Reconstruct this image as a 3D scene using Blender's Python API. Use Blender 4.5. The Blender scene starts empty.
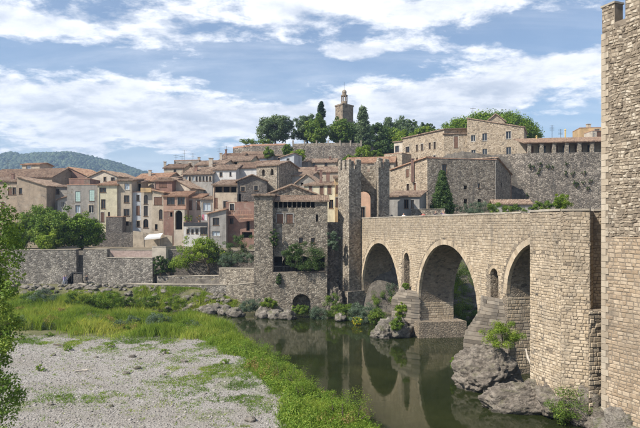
import bpy, math, random
import numpy as np
from mathutils import Vector, noise, Matrix
R = math.radians
random.seed(7); RNG = np.random.default_rng(7)
SC = bpy.context.scene
COL = SC.collection

# ------------------------------------------------------------------ camera, sky, sun, exposure
F, CX, HY, CZ = 580.0, 320.0, 225.0, 13.3        # focal length in photo pixels, horizon row, eye height above the river
cam_d = bpy.data.cameras.new('camera'); cam = bpy.data.objects.new('camera', cam_d); COL.objects.link(cam)
cam.location = (0, 0, CZ); cam.rotation_euler = (R(90), 0, 0)
cam_d.sensor_width = 36; cam_d.lens = 36 * F / 640; cam_d.shift_y = (HY - 214) / 640
cam_d.clip_start = 0.5; cam_d.clip_end = 6000
SC.camera = cam
SUN = Vector((-0.60, -0.345, 0.72)).normalized()  # towards the sun
EXPOSURE = 0.58
SC.view_settings.view_transform = 'Standard'; SC.view_settings.look = 'None'
SC.view_settings.exposure = EXPOSURE; SC.view_settings.gamma = 1.0
SC.cycles.use_denoising = True
SC.cycles.max_bounces = 6; SC.cycles.transparent_max_bounces = 8; SC.cycles.volume_bounces = 0


def nd(nt, typ, ins=None, **props):
    n = nt.nodes.new(typ)
    for k, v in props.items(): setattr(n, k, v)
    for k, v in (ins or {}).items():
        s = n.inputs[k]
        if isinstance(v, bpy.types.NodeSocket): nt.links.new(v, s)
        else: s.default_value = v
    return n
def mt(nt, op, a, b=None, c=None, clamp=False):
    ins = {0: a}
    if b is not None: ins[1] = b
    if c is not None: ins[2] = c
    return nd(nt, 'ShaderNodeMath', ins, operation=op, use_clamp=clamp).outputs[0]
def mrange(nt, v, a, b, c=0.0, d=1.0, smooth=False):
    return nd(nt, 'ShaderNodeMapRange', {0: v, 1: a, 2: b, 3: c, 4: d}, interpolation_type='SMOOTHSTEP' if smooth else 'LINEAR', clamp=True).outputs[0]
def c4(c): return (c[0], c[1], c[2], 1.0)
def mixc(nt, f, a, b, blend='MIX'):
    a = a if isinstance(a, bpy.types.NodeSocket) else c4(a)
    b = b if isinstance(b, bpy.types.NodeSocket) else c4(b)
    return nd(nt, 'ShaderNodeMix', {0: f, 6: a, 7: b}, data_type='RGBA', blend_type=blend).outputs[2]
def ramp(nt, f, stops, interp='LINEAR'):
    n = nd(nt, 'ShaderNodeValToRGB', {0: f}); cr = n.color_ramp; cr.interpolation = interp
    while len(cr.elements) < len(stops): cr.elements.new(0.5)
    for e, (p, c) in zip(cr.elements, stops): e.position = p; e.color = c4(c)
    return n.outputs[0]
def nz(nt, vec, scale, detail=4, rough=0.55, dist=0.0, out=0):
    return nd(nt, 'ShaderNodeTexNoise', {'Vector': vec, 'Scale': scale, 'Detail': detail, 'Roughness': rough, 'Distortion': dist}).outputs[out]
def mapping(nt, vec, sc=(1, 1, 1), loc=(0, 0, 0)):
    return nd(nt, 'ShaderNodeMapping', {'Vector': vec, 'Scale': sc, 'Location': loc}).outputs[0]

# world: physical sky plus a field of broken clouds, laid out by compass bearing and elevation
W = bpy.data.worlds.new('World'); SC.world = W; W.use_nodes = True
nt = W.node_tree; nt.nodes.clear()
sky = nd(nt, 'ShaderNodeTexSky', sky_type='NISHITA', sun_disc=False)
sky.sun_elevation = math.asin(SUN.z); sky.sun_rotation = math.atan2(SUN.x, SUN.y)
sky.air_density = 1.0; sky.dust_density = 0.6; sky.ozone_density = 1.6
SKY_S = 0.10
d = nd(nt, 'ShaderNodeTexCoord').outputs['Generated']
d = nd(nt, 'ShaderNodeVectorMath', {0: d}, operation='NORMALIZE').outputs[0]
sep = nd(nt, 'ShaderNodeSeparateXYZ', {0: d})
x_, y_, z_ = sep.outputs
zc = mt(nt, 'ADD', mt(nt, 'MAXIMUM', z_, 0.0), 0.22)
pl = nd(nt, 'ShaderNodeCombineXYZ', {0: mt(nt, 'DIVIDE', x_, zc), 1: mt(nt, 'MULTIPLY', mt(nt, 'DIVIDE', y_, zc), 1.25), 2: 0.35}).outputs[0]
az = mt(nt, 'ARCTAN2', x_, y_); el = mt(nt, 'ARCSINE', z_)
wob = mt(nt, 'MULTIPLY', mt(nt, 'SUBTRACT', nz(nt, pl, 1.4, 3), 0.5), 0.10)
el_w = mt(nt, 'ADD', el, mt(nt, 'MULTIPLY', wob, 0.6)); az_w = mt(nt, 'ADD', az, wob)
BLOBS = [  # bearing / elevation given as the photo row and column they were read from, half widths in the same units, weight
    (5, 20, 62, 22, .50), (150, 114, 140, 32, .50), (25, 96, 95, 22, .32), (420, 128, 130, 14, .22), (60, 140, 120, 12, .25), (215, 22, 110, 26, .36), (320, 8, 90, 14, .26),
    (490, 6, 165, 17, .36), (395, 47, 66, 10, .34), (345, 52, 40, 7, .2), (500, 78, 115, 22, .36), (450, 106, 120, 22, .28), (375, 112, 110, 26, .26), (300, 115, 60, 14, .14), (560, 55, 50, 12, .2),
    (85, 50, 75, 12, -.34), (280, 68, 75, 20, -.30), (590, 118, 60, 18, -.18), (345, 76, 70, 7, -.2), (560, 26, 60, 8, -.16), (90, 12, 24, 14, -.14), (250, 88, 40, 8, -.14), (330, 66, 70, 6, -.12)]
acc = 0.0
for (bx, by, wx, wy, am) in BLOBS:
    a0 = math.atan((bx - CX) / F); e0 = math.atan((HY - by) / F * math.cos(a0))
    wa, we = wx / F, wy / F
    q1 = mt(nt, 'POWER', mt(nt, 'ABSOLUTE', mt(nt, 'DIVIDE', mt(nt, 'SUBTRACT', az_w, a0), wa)), 2.0)
    q2 = mt(nt, 'POWER', mt(nt, 'ABSOLUTE', mt(nt, 'DIVIDE', mt(nt, 'SUBTRACT', el_w, e0), we)), 2.0)
    g = mt(nt, 'EXPONENT', mt(nt, 'MULTIPLY', mt(nt, 'ADD', q1, q2), -1.0))
    acc = mt(nt, 'MULTIPLY_ADD', g, am, acc)
n1 = nz(nt, pl, 2.6, 10, 0.60, 0.25)
pl2 = nd(nt, 'ShaderNodeVectorMath', {0: pl, 1: (-0.03, 0.07, 0.0)}, operation='ADD').outputs[0]
n2 = nz(nt, pl2, 2.6, 10, 0.60, 0.25)
puff = nz(nt, pl, 9.0, 8, 0.64, 0.15)
cov = mt(nt, 'ADD', mt(nt, 'MULTIPLY_ADD', n1, 1.35, 0.08), acc)
cov = mt(nt, 'ADD', cov, mt(nt, 'MULTIPLY', mt(nt, 'SUBTRACT', puff, 0.5), 0.75))
dens = mrange(nt, cov, 0.80, 1.12, 0.0, 1.0, True)
wisp = mrange(nt, nz(nt, mapping(nt, pl, (0.7, 2.6, 1)), 1.6, 7, 0.6, 0.6), 0.40, 0.85, 0.05, 0.40, True)
dens = mt(nt, 'MAXIMUM', dens, wisp)
veil = mrange(nt, z_, 0.02, 0.17, 0.72, 0.0, True)
dens = mt(nt, 'MAXIMUM', dens, veil)
shade = mrange(nt, mt(nt, 'ADD', mt(nt, 'SUBTRACT', n1, n2), mt(nt, 'MULTIPLY', mt(nt, 'SUBTRACT', puff, 0.5), 0.6)), -0.16, 0.16, 0.0, 1.0, True)
thick = mrange(nt, cov, 1.05, 1.50, 0.0, 1.0, True)
light = mt(nt, 'SUBTRACT', mt(nt, 'ADD', 0.44, mt(nt, 'MULTIPLY', shade, 0.66)), mt(nt, 'MULTIPLY', thick, 0.30), clamp=True)
ccol = mixc(nt, light, (0.33, 0.39, 0.49), (0.90, 0.905, 0.92))
skyc = nd(nt, 'ShaderNodeMix', {0: 1.0, 6: sky.outputs[0], 7: (SKY_S,) * 3 + (1,)}, data_type='RGBA', blend_type='MULTIPLY').outputs[2]
fin = mixc(nt, mt(nt, 'MULTIPLY', dens, 0.93), skyc, ccol)
bg = nd(nt, 'ShaderNodeBackground', {'Color': fin, 'Strength': 1.0})
nd(nt, 'ShaderNodeOutputWorld', {'Surface': bg.outputs[0]})

sun_d = bpy.data.lights.new('sun', 'SUN'); sun_o = bpy.data.objects.new('sun', sun_d); COL.objects.link(sun_o)
sun_d.energy = 4.8; sun_d.angle = R(0.53); sun_d.color = (1.0, 0.94, 0.85)
sun_o.rotation_euler = SUN.to_track_quat('Z', 'Y').to_euler(); sun_o.location = (-60, -30, 90)

# ------------------------------------------------------------------ helpers
def P(px, py, D): return Vector(((px - CX) / F * D, D, CZ - (py - HY) / F * D))
def XY(px, D): return Vector(((px - CX) / F * D, D))
def ZY(py, D): return CZ - (py - HY) / F * D
def sm(a, b, x):
    t = min(1.0, max(0.0, (x - a) / (b - a))); return t * t * (3 - 2 * t)
def itp(x, xs, ys): return float(np.interp(x, xs, ys))
def V3(p, z): return Vector((p[0], p[1], z))

def tag(o, label=None, cat=None, group=None, kind=None):
    if label: o['label'] = label
    if cat: o['category'] = cat
    if group: o['group'] = group
    if kind: o['kind'] = kind
    return o
def empty(name, loc, label, cat, group=None):
    o = bpy.data.objects.new(name, None); COL.objects.link(o); o.location = loc; o.empty_display_size = 0.3
    return tag(o, label, cat, group)
def root_loc(o):
    p = Vector((0, 0, 0))
    while o is not None: p += Vector(o.location); o = o.parent
    return p

class MB:
    """collects faces in world coordinates; build() links them as one mesh object"""
    def __init__(s): s.v = []; s.f = []; s.uv = {}
    def poly(s, pts, uvs=None):
        i = len(s.v); s.v.extend([tuple(p) for p in pts]); s.f.append(tuple(range(i, i + len(pts))))
        if uvs: s.uv[len(s.f) - 1] = uvs
    def quad(s, a, b, c, d): s.poly((a, b, c, d))
    def obox(s, o, ux, uy, uz):
        o, ux, uy, uz = Vector(o), Vector(ux), Vector(uy), Vector(uz)
        p = [o, o + ux, o + ux + uy, o + uy]; q = [k + uz for k in p]
        i = len(s.v); s.v.extend([tuple(k) for k in p + q])
        fs = [(3, 2, 1, 0), (4, 5, 6, 7), (0, 1, 5, 4), (1, 2, 6, 5), (2, 3, 7, 6), (3, 0, 4, 7)]
        if ux.cross(uy).dot(uz) < 0: fs = [tuple(reversed(f)) for f in fs]
        s.f.extend(tuple(i + k for k in f) for f in fs)
    def box(s, c, sx, sy, sz): s.obox((c[0] - sx / 2, c[1] - sy / 2, c[2] - sz / 2), (sx, 0, 0), (0, sy, 0), (0, 0, sz))
    def prism(s, ring, z0, z1, top=True, bottom=True):
        n = len(ring); i = len(s.v)
        zt = z1 if hasattr(z1, '__len__') else [z1] * n
        s.v.extend([(p[0], p[1], z0) for p in ring] + [(p[0], p[1], z) for p, z in zip(ring, zt)])
        for k in range(n): s.f.append((i + k, i + (k + 1) % n, i + n + (k + 1) % n, i + n + k))
        if top: s.f.append(tuple(i + n + k for k in range(n)))
        if bottom: s.f.append(tuple(i + k for k in reversed(range(n))))
    def tube(s, pts, rad, n=7, cap=True):
        pts = [Vector(p) for p in pts]; base = len(s.v); m = len(pts)
        for k, p in enumerate(pts):
            t = (pts[min(k + 1, m - 1)] - pts[max(k - 1, 0)]).normalized()
            a = t.orthogonal().normalized() if abs(t.z) < 0.9 else Vector((1, 0, 0)); a = (a - t * a.dot(t)).normalized(); b = t.cross(a)
            r = rad[k] if hasattr(rad, '__len__') else rad
            for j in range(n):
                an = 2 * math.pi * j / n; s.v.append(tuple(p + a * (r * math.cos(an)) + b * (r * math.sin(an))))
        for k in range(m - 1):
            for j in range(n):
                s.f.append((base + k * n + j, base + k * n + (j + 1) % n, base + (k + 1) * n + (j + 1) % n, base + (k + 1) * n + j))
        if cap:
            s.f.append(tuple(base + j for j in reversed(range(n)))); s.f.append(tuple(base + (m - 1) * n + j for j in range(n)))
    def build(s, name, mat, parent=None, smooth=False, loc=None):
        me = bpy.data.meshes.new(name)
        off = root_loc(parent) if parent is not None else Vector(loc or (0, 0, 0))
        me.from_pydata([(p[0] - off.x, p[1] - off.y, p[2] - off.z) for p in s.v], [], s.f)
        if s.uv:
            ul = me.uv_layers.new(name='UVMap'); dat = np.zeros(len(me.loops) * 2, np.float32)
            for fi, uvs in s.uv.items():
                st = me.polygons[fi].loop_start
                for k, q in enumerate(uvs): dat[(st + k) * 2] = q[0]; dat[(st + k) * 2 + 1] = q[1]
            ul.data.foreach_set('uv', dat)
        if smooth: me.polygons.foreach_set('use_smooth', [True] * len(me.polygons))
        me.materials.append(mat)
        o = bpy.data.objects.new(name, me); COL.objects.link(o)
        if parent is not None: o.parent = parent
        elif loc is not None: o.location = loc
        return o

def np_mesh(name, verts, faces, mat, parent=None, v=None, loc=None, smooth=False):
    """verts (n,3) and faces (m,k) numpy arrays in world coordinates, v: per-vertex float attribute"""
    off = np.array(root_loc(parent) if parent is not None else (loc or (0, 0, 0)), float)
    me = bpy.data.meshes.new(name)
    n, m, k = len(verts), len(faces), faces.shape[1]
    me.vertices.add(n); me.vertices.foreach_set('co', (verts - off).astype(np.float32).ravel())
    me.loops.add(m * k); me.loops.foreach_set('vertex_index', faces.astype(np.int32).ravel())
    me.polygons.add(m); me.polygons.foreach_set('loop_start', np.arange(0, m * k, k, dtype=np.int32))
    if v is not None:
        at = me.attributes.new('v', 'FLOAT', 'POINT'); at.data.foreach_set('value', v.astype(np.float32))
    if smooth: me.polygons.foreach_set('use_smooth', np.ones(m, bool))
    me.update(calc_edges=True); me.validate()
    me.materials.append(mat)
    o = bpy.data.objects.new(name, me); COL.objects.link(o)
    if parent is not None: o.parent = parent
    elif loc is not None: o.location = loc
    return o

# ------------------------------------------------------------------ materials
def mat_new(name):
    m = bpy.data.materials.new(name); m.use_nodes = True; m.node_tree.nodes.clear(); return m, m.node_tree
def finish(nt, col, rough=0.9, normal=None, spec=0.25, extra=None):
    ins = {'Base Color': col if isinstance(col, bpy.types.NodeSocket) else c4(col), 'Roughness': rough, 'Specular IOR Level': spec}
    if normal is not None: ins['Normal'] = normal
    b = nd(nt, 'ShaderNodeBsdfPrincipled', ins)
    nd(nt, 'ShaderNodeOutputMaterial', {'Surface': b.outputs[0]}); return b
def objc(nt): return nd(nt, 'ShaderNodeTexCoord').outputs['Object']
def geo(nt): return nd(nt, 'ShaderNodeNewGeometry')
def bump(nt, h, s, dist, normal=None):
    ins = {'Height': h, 'Strength': s, 'Distance': dist}
    if normal is not None: ins['Normal'] = normal
    return nd(nt, 'ShaderNodeBump', ins).outputs[0]

def weather(nt, pos, col, amt=0.5, sc=0.35):
    """large patches of darker grime and pale lime with shapes of their own, and rain streaks"""
    big = nz(nt, pos, sc, 6, 0.62, 0.5)
    col = mixc(nt, mrange(nt, big, 0.50, 0.72, 0, 0.62 * amt, True), col, (0.085, 0.078, 0.070))
    col = mixc(nt, mrange(nt, big, 0.30, 0.46, 0.42 * amt, 0.0, True), col, (0.50, 0.45, 0.37))
    st = nz(nt, mapping(nt, pos, (1.5, 1.5, 0.16)), 1.0, 5, 0.6, 0.2)
    col = mixc(nt, mrange(nt, st, 0.50, 0.70, 0, 0.62 * amt, True), col, (0.10, 0.095, 0.085))
    md = nz(nt, pos, 1.9, 6, 0.66, 0.6)
    return mixc(nt, mrange(nt, md, 0.52, 0.70, 0, 0.45 * amt, True), col, (0.12, 0.108, 0.094))

def stone_mat(name, cols, mortar, scale=2.2, zst=1.5, bs=0.6, amt=0.55, edge=0.07, bdist=0.06):
    m, nt = mat_new(name); pos = objc(nt)
    w = nz(nt, pos, 1.6, 3, out=1)
    p = nd(nt, 'ShaderNodeVectorMath', {0: pos, 1: nd(nt, 'ShaderNodeVectorMath', {0: w, 3: 0.22}, operation='SCALE').outputs[0]}, operation='ADD').outputs[0]
    p = mapping(nt, p, (scale, scale, scale * zst))
    v1 = nd(nt, 'ShaderNodeTexVoronoi', {'Vector': p, 'Scale': 1.0}, feature='F1')
    ve = nd(nt, 'ShaderNodeTexVoronoi', {'Vector': p, 'Scale': 1.0}, feature='DISTANCE_TO_EDGE').outputs[0]
    rnd = nd(nt, 'ShaderNodeSeparateColor', {0: v1.outputs['Color']}).outputs[0]
    fine = nz(nt, pos, 9.0, 5, 0.65)
    f = mt(nt, 'ADD', mt(nt, 'MULTIPLY', rnd, 0.8), mt(nt, 'MULTIPLY', mt(nt, 'SUBTRACT', fine, 0.4), 0.5))
    n = len(cols); col = ramp(nt, f, [(i / (n - 1), c) for i, c in enumerate(cols)])
    em = mrange(nt, ve, 0.0, edge, 1.0, 0.0, True)
    col = mixc(nt, mt(nt, 'MULTIPLY', em, 0.75), col, mortar)
    # random stones painted near-black as the shade of missing stones and holes
    hole = mt(nt, 'GREATER_THAN', rnd, 0.965)
    col = mixc(nt, mt(nt, 'MULTIPLY', hole, 0.7), col, (0.03, 0.026, 0.022))
    col = weather(nt, pos, col, amt)
    h = mt(nt, 'ADD', mrange(nt, ve, 0.0, 0.18, 0.0, 1.0, True), mt(nt, 'ADD', mt(nt, 'MULTIPLY', rnd, 0.5), mt(nt, 'MULTIPLY', fine, 0.5)))
    finish(nt, col, 0.92, bump(nt, h, bs, bdist)); return m

def block_mat(name, cols, amt=0.5, fine_amt=0.5, bs=0.5, rv=0.75, drip=None):
    """cut or rough stone: every separate stone takes its own tone"""
    m, nt = mat_new(name); pos = geo(nt).outputs['Position']; rnd = mt(nt, 'FRACT', mt(nt, 'ADD', geo(nt).outputs['Random Per Island'], nd(nt, 'ShaderNodeObjectInfo').outputs['Random']))
    fine = nz(nt, pos, 7.0, 7, 0.68)
    f = mt(nt, 'ADD', mt(nt, 'MULTIPLY_ADD', rnd, rv, (0.75 - rv) * .6), mt(nt, 'MULTIPLY', mt(nt, 'SUBTRACT', fine, 0.38), fine_amt))
    n = len(cols); col = ramp(nt, f, [(i / (n - 1), c) for i, c in enumerate(cols)])
    col = weather(nt, pos, col, amt)
    if drip:   # black lichen that has run down from the coping
        zz = nd(nt, 'ShaderNodeSeparateXYZ', {0: pos}).outputs[2]; run = nz(nt, mapping(nt, pos, (1.1, 1.1, 0.10)), 1.3, 6, 0.65, 0.3)
        lvl = mrange(nt, mt(nt, 'ADD', zz, mt(nt, 'MULTIPLY', run, 5.0)), drip + 0.6, drip + 3.4, 0.0, 0.48, True)
        col = mixc(nt, mt(nt, 'MULTIPLY', lvl, mrange(nt, nz(nt, pos, 3.0, 6, 0.7), 0.38, 0.58, 0.35, 1.0, True)), col, (0.115, 0.105, 0.092))
    pit = nz(nt, pos, 26.0, 4, 0.7)
    h = mt(nt, 'ADD', fine, mt(nt, 'MULTIPLY', pit, 0.35))
    finish(nt, col, 0.93, bump(nt, h, bs, 0.05)); return m

def plaster_mat(name, col, amt=0.5, bare=0.35):
    m, nt = mat_new(name); pos = objc(nt)
    a = nz(nt, pos, 0.9, 6, 0.6, 0.3); b = nz(nt, pos, 6.0, 5, 0.6)
    base = mixc(nt, mrange(nt, a, 0.35, 0.7), [c * 1.12 for c in col], [c * 0.78 for c in col])
    base = mixc(nt, mrange(nt, b, 0.4, 0.75, 0, 0.3), base, [c * 0.6 for c in col])
    ps = mapping(nt, pos, (3.2, 3.2, 4.6))
    vc = nd(nt, 'ShaderNodeTexVoronoi', {'Vector': ps, 'Scale': 1.0}, feature='F1').outputs['Color']
    r = nd(nt, 'ShaderNodeSeparateColor', {0: vc}).outputs[0]
    rub = ramp(nt, r, [(0, (0.13, 0.11, 0.09)), (0.5, (0.23, 0.19, 0.15)), (1, (0.34, 0.29, 0.22))])
    msk = mrange(nt, nz(nt, pos, 0.55, 5, 0.65, 0.8), 0.60 - 0.12 * bare, 0.66 - 0.10 * bare, 0, min(1, bare * 2), True)
    base = mixc(nt, msk, base, rub)
    base = weather(nt, pos, base, amt, 0.5)
    finish(nt, base, 0.92, bump(nt, mt(nt, 'ADD', b, mt(nt, 'MULTIPLY', r, mt(nt, 'MULTIPLY', msk, 0.8))), 0.5, 0.04)); return m

def tile_mat(name, cols, lich=0.5):
    m, nt = mat_new(name); uv = nd(nt, 'ShaderNodeTexCoord').outputs['UV']; pos = objc(nt)
    s = nd(nt, 'ShaderNodeSeparateXYZ', {0: uv})
    cell = nd(nt, 'ShaderNodeCombineXYZ', {0: mt(nt, 'FLOOR', mt(nt, 'DIVIDE', s.outputs[0], 0.28)), 1: mt(nt, 'FLOOR', mt(nt, 'DIVIDE', s.outputs[1], 0.42)), 2: 0.0}).outputs[0]
    r = nd(nt, 'ShaderNodeTexWhiteNoise', {'Vector': cell}, noise_dimensions='3D').outputs[0]
    big = nz(nt, pos, 0.7, 5, 0.6)
    f = mt(nt, 'ADD', mt(nt, 'MULTIPLY', r, 0.65), mt(nt, 'MULTIPLY', mt(nt, 'SUBTRACT', big, 0.4), 1.0))
    n = len(cols); col = ramp(nt, f, [(i / (n - 1), c) for i, c in enumerate(cols)])
    col = mixc(nt, mrange(nt, nz(nt, pos, 2.4, 6, 0.65), 0.50, 0.70, 0, lich, True), col, (0.20, 0.18, 0.14))
    finish(nt, col, 0.9, bump(nt, nz(nt, pos, 12.0, 4), 0.4, 0.03)); return m

def plain_mat(name, col, rough=0.8, var=0.25, spec=0.3, sc=3.0, metal=0.0):
    m, nt = mat_new(name); pos = objc(nt); a = nz(nt, pos, sc, 5, 0.6)
    c = mixc(nt, mrange(nt, a, 0.3, 0.7), [k * (1 + var) for k in col], [k * (1 - var) for k in col])
    b = finish(nt, c, rough, bump(nt, nz(nt, pos, sc * 5, 4), 0.25, 0.02), spec); b.inputs['Metallic'].default_value = metal
    return m

def leaf_mat(name, dark, mid, light, trans=0.3):
    m, nt = mat_new(name)
    v = nd(nt, 'ShaderNodeAttribute', attribute_name='v').outputs['Fac']
    r = geo(nt).outputs['Random Per Island']
    f = mt(nt, 'ADD', mt(nt, 'MULTIPLY', v, 0.68), mt(nt, 'MULTIPLY', r, 0.34))
    col = ramp(nt, f, [(0.0, dark), (0.5, mid), (1.0, light)])
    b = nd(nt, 'ShaderNodeBsdfPrincipled', {'Base Color': col, 'Roughness': 0.62, 'Specular IOR Level': 0.22})
    t = nd(nt, 'ShaderNodeBsdfTranslucent', {'Color': mixc(nt, 1.0, col, (1.0, 1.05, 0.55), 'MULTIPLY')})
    mx = nd(nt, 'ShaderNodeMixShader', {0: trans, 1: b.outputs[0], 2: t.outputs[0]})
    nd(nt, 'ShaderNodeOutputMaterial', {'Surface': mx.outputs[0]}); return m

M = {}
BUFF = [(0.20, 0.155, 0.105), (0.36, 0.285, 0.195), (0.50, 0.41, 0.29), (0.60, 0.52, 0.39)]
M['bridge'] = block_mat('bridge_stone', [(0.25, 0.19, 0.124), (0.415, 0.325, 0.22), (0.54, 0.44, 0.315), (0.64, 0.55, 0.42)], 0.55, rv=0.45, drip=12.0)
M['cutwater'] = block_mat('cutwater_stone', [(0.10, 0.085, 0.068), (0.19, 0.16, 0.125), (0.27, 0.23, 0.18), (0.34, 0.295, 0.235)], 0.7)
M['bridge_mortar'] = stone_mat('bridge_mortar', [(0.17, 0.135, 0.098), (0.265, 0.212, 0.152), (0.35, 0.285, 0.21)], (0.20, 0.165, 0.12), 3.0, 1.6, 0.7, 0.6)
M['tower'] = block_mat('tower_stone', [(0.13, 0.103, 0.075), (0.28, 0.225, 0.162), (0.42, 0.352, 0.262), (0.63, 0.57, 0.465)], 0.40, 0.5)
M['tower_low'] = block_mat('tower_lower_stone', [(0.23, 0.165, 0.105), (0.36, 0.27, 0.18), (0.45, 0.355, 0.25), (0.54, 0.45, 0.34)], 0.6, 0.5, rv=0.55)
M['tower_mortar'] = plain_mat('tower_mortar', (0.21, 0.172, 0.13), 0.95, 0.35, 0.1, 2.0)
M['quoin'] = block_mat('quoin_stone', [(0.33, 0.265, 0.19), (0.42, 0.35, 0.26), (0.50, 0.43, 0.335)], 0.4)
M['gate'] = stone_mat('gate_stone', [(0.13, 0.108, 0.082), (0.27, 0.226, 0.172), (0.40, 0.345, 0.27), (0.54, 0.485, 0.39)], (0.27, 0.225, 0.172), 3.2, 1.5, 0.8, 0.7, 0.10)
M['rubble'] = stone_mat('rubble_stone', [(0.10, 0.084, 0.065), (0.22, 0.185, 0.142), (0.34, 0.292, 0.228), (0.49, 0.435, 0.35)], (0.20, 0.17, 0.132), 2.8, 1.35, 0.8, 0.75, 0.09)
M['wall_grey'] = stone_mat('river_wall_stone', [(0.10, 0.09, 0.078), (0.22, 0.197, 0.168), (0.33, 0.298, 0.255), (0.46, 0.42, 0.365)], (0.20, 0.178, 0.15), 2.4, 1.4, 0.9, 1.0, 0.10)
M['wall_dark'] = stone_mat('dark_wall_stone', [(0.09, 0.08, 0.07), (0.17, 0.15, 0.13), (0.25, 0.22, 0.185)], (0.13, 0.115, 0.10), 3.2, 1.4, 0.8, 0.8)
M['manor'] = stone_mat('manor_stone', [(0.20, 0.155, 0.11), (0.34, 0.27, 0.19), (0.45, 0.365, 0.265), (0.55, 0.47, 0.36)], (0.32, 0.26, 0.185), 3.0, 1.35, 0.6, 0.45, 0.09)
M['cliff'] = stone_mat('cliff_wall_stone', [(0.11, 0.095, 0.08), (0.22, 0.19, 0.155), (0.33, 0.285, 0.235), (0.44, 0.39, 0.32)], (0.19, 0.165, 0.135), 2.4, 1.25, 0.9, 1.0, 0.1, 0.12)
M['belfry'] = stone_mat('belfry_stone', [(0.16, 0.125, 0.09), (0.26, 0.205, 0.145), (0.35, 0.285, 0.205)], (0.23, 0.18, 0.13), 1.2, 1.4, 0.4, 0.4)
for k, c, a, b in [('tan', (0.38, 0.30, 0.22), .5, .35), ('cream', (0.60, 0.54, 0.38), .30, .05), ('white', (0.62, 0.60, 0.56), .30, .05), ('bluewhite', (0.46, 0.48, 0.50), .4, .1),
                   ('grey', (0.31, 0.285, 0.25), .6, .5), ('pink', (0.42, 0.275, 0.20), .4, .25), ('salmon', (0.56, 0.36, 0.25), .2, .0), ('ochre', (0.52, 0.36, 0.19), .35, .1),
                   ('redbrown', (0.26, 0.155, 0.12), .5, .4), ('beige', (0.46, 0.385, 0.29), .45, .3), ('palebeige', (0.53, 0.46, 0.37), .35, .15), ('stucco', (0.35, 0.33, 0.30), .4, .2), ('pinkcream', (0.52, 0.40, 0.32), .3, .1)]:
    M[k] = plaster_mat(k + '_plaster', [q * 0.96 for q in c], min(1, a * 1.2 + .05), b)
M['tile_a'] = tile_mat('roof_tile_weathered', [(0.13, 0.09, 0.066), (0.26, 0.18, 0.128), (0.37, 0.275, 0.20), (0.47, 0.385, 0.30)], 0.55)
M['tile_b'] = tile_mat('roof_tile_orange', [(0.18, 0.10, 0.065), (0.32, 0.188, 0.12), (0.42, 0.27, 0.175), (0.49, 0.37, 0.265)], 0.4)
M['tile_c'] = tile_mat('roof_tile_brown', [(0.12, 0.08, 0.06), (0.22, 0.145, 0.10), (0.31, 0.215, 0.15), (0.37, 0.29, 0.21)], 0.55)
def glass_mat(name, col):
    m, nt = mat_new(name); finish(nt, col, 0.12, None, 0.5); return m
M['glass'] = glass_mat('window_glass', (0.02, 0.024, 0.03))
M['glass_pale'] = plain_mat('window_blind', (0.42, 0.48, 0.52), 0.4, 0.1, 0.5)
M['dark'] = plain_mat('interior_shade_black', (0.02, 0.018, 0.016), 1.0, 0.3, 0.0)  # near-black colour standing in for the shade inside openings
M['wood'] = plain_mat('brown_window_wood', (0.14, 0.085, 0.05), 0.7)
M['wood_pale'] = plain_mat('pale_window_wood', (0.48, 0.45, 0.40), 0.7)
M['shutter_green'] = plain_mat('pale_green_shutter', (0.38, 0.50, 0.45), 0.6, 0.12)
M['shutter_brown'] = plain_mat('brown_shutter', (0.16, 0.09, 0.06), 0.65)
M['iron'] = plain_mat('dark_iron', (0.03, 0.03, 0.032), 0.55, 0.3, 0.5)
M['canvas'] = plain_mat('white_canvas', (0.72, 0.71, 0.68), 0.85, 0.08)
M['coping'] = block_mat('coping_stone', [(0.26, 0.225, 0.175), (0.36, 0.315, 0.25), (0.45, 0.40, 0.325)], 0.45)
M['coping_red'] = plain_mat('terracotta_coping', (0.42, 0.25, 0.17), 0.9, 0.35)
M['pinkwall'] = plain_mat('pink_parapet', (0.38, 0.29, 0.25), 0.9, 0.25)
M['bark'] = plain_mat('bark', (0.12, 0.095, 0.07), 0.95, 0.4, 0.1, 6.0)
M['deadwood'] = plain_mat('bleached_driftwood', (0.50, 0.44, 0.36), 0.9, 0.2, 0.1, 6.0)
M['yellow_metal'] = plain_mat('yellow_paint', (0.55, 0.40, 0.15), 0.7)
M['blue_metal'] = plain_mat('blue_paint', (0.06, 0.12, 0.30), 0.6)

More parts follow.
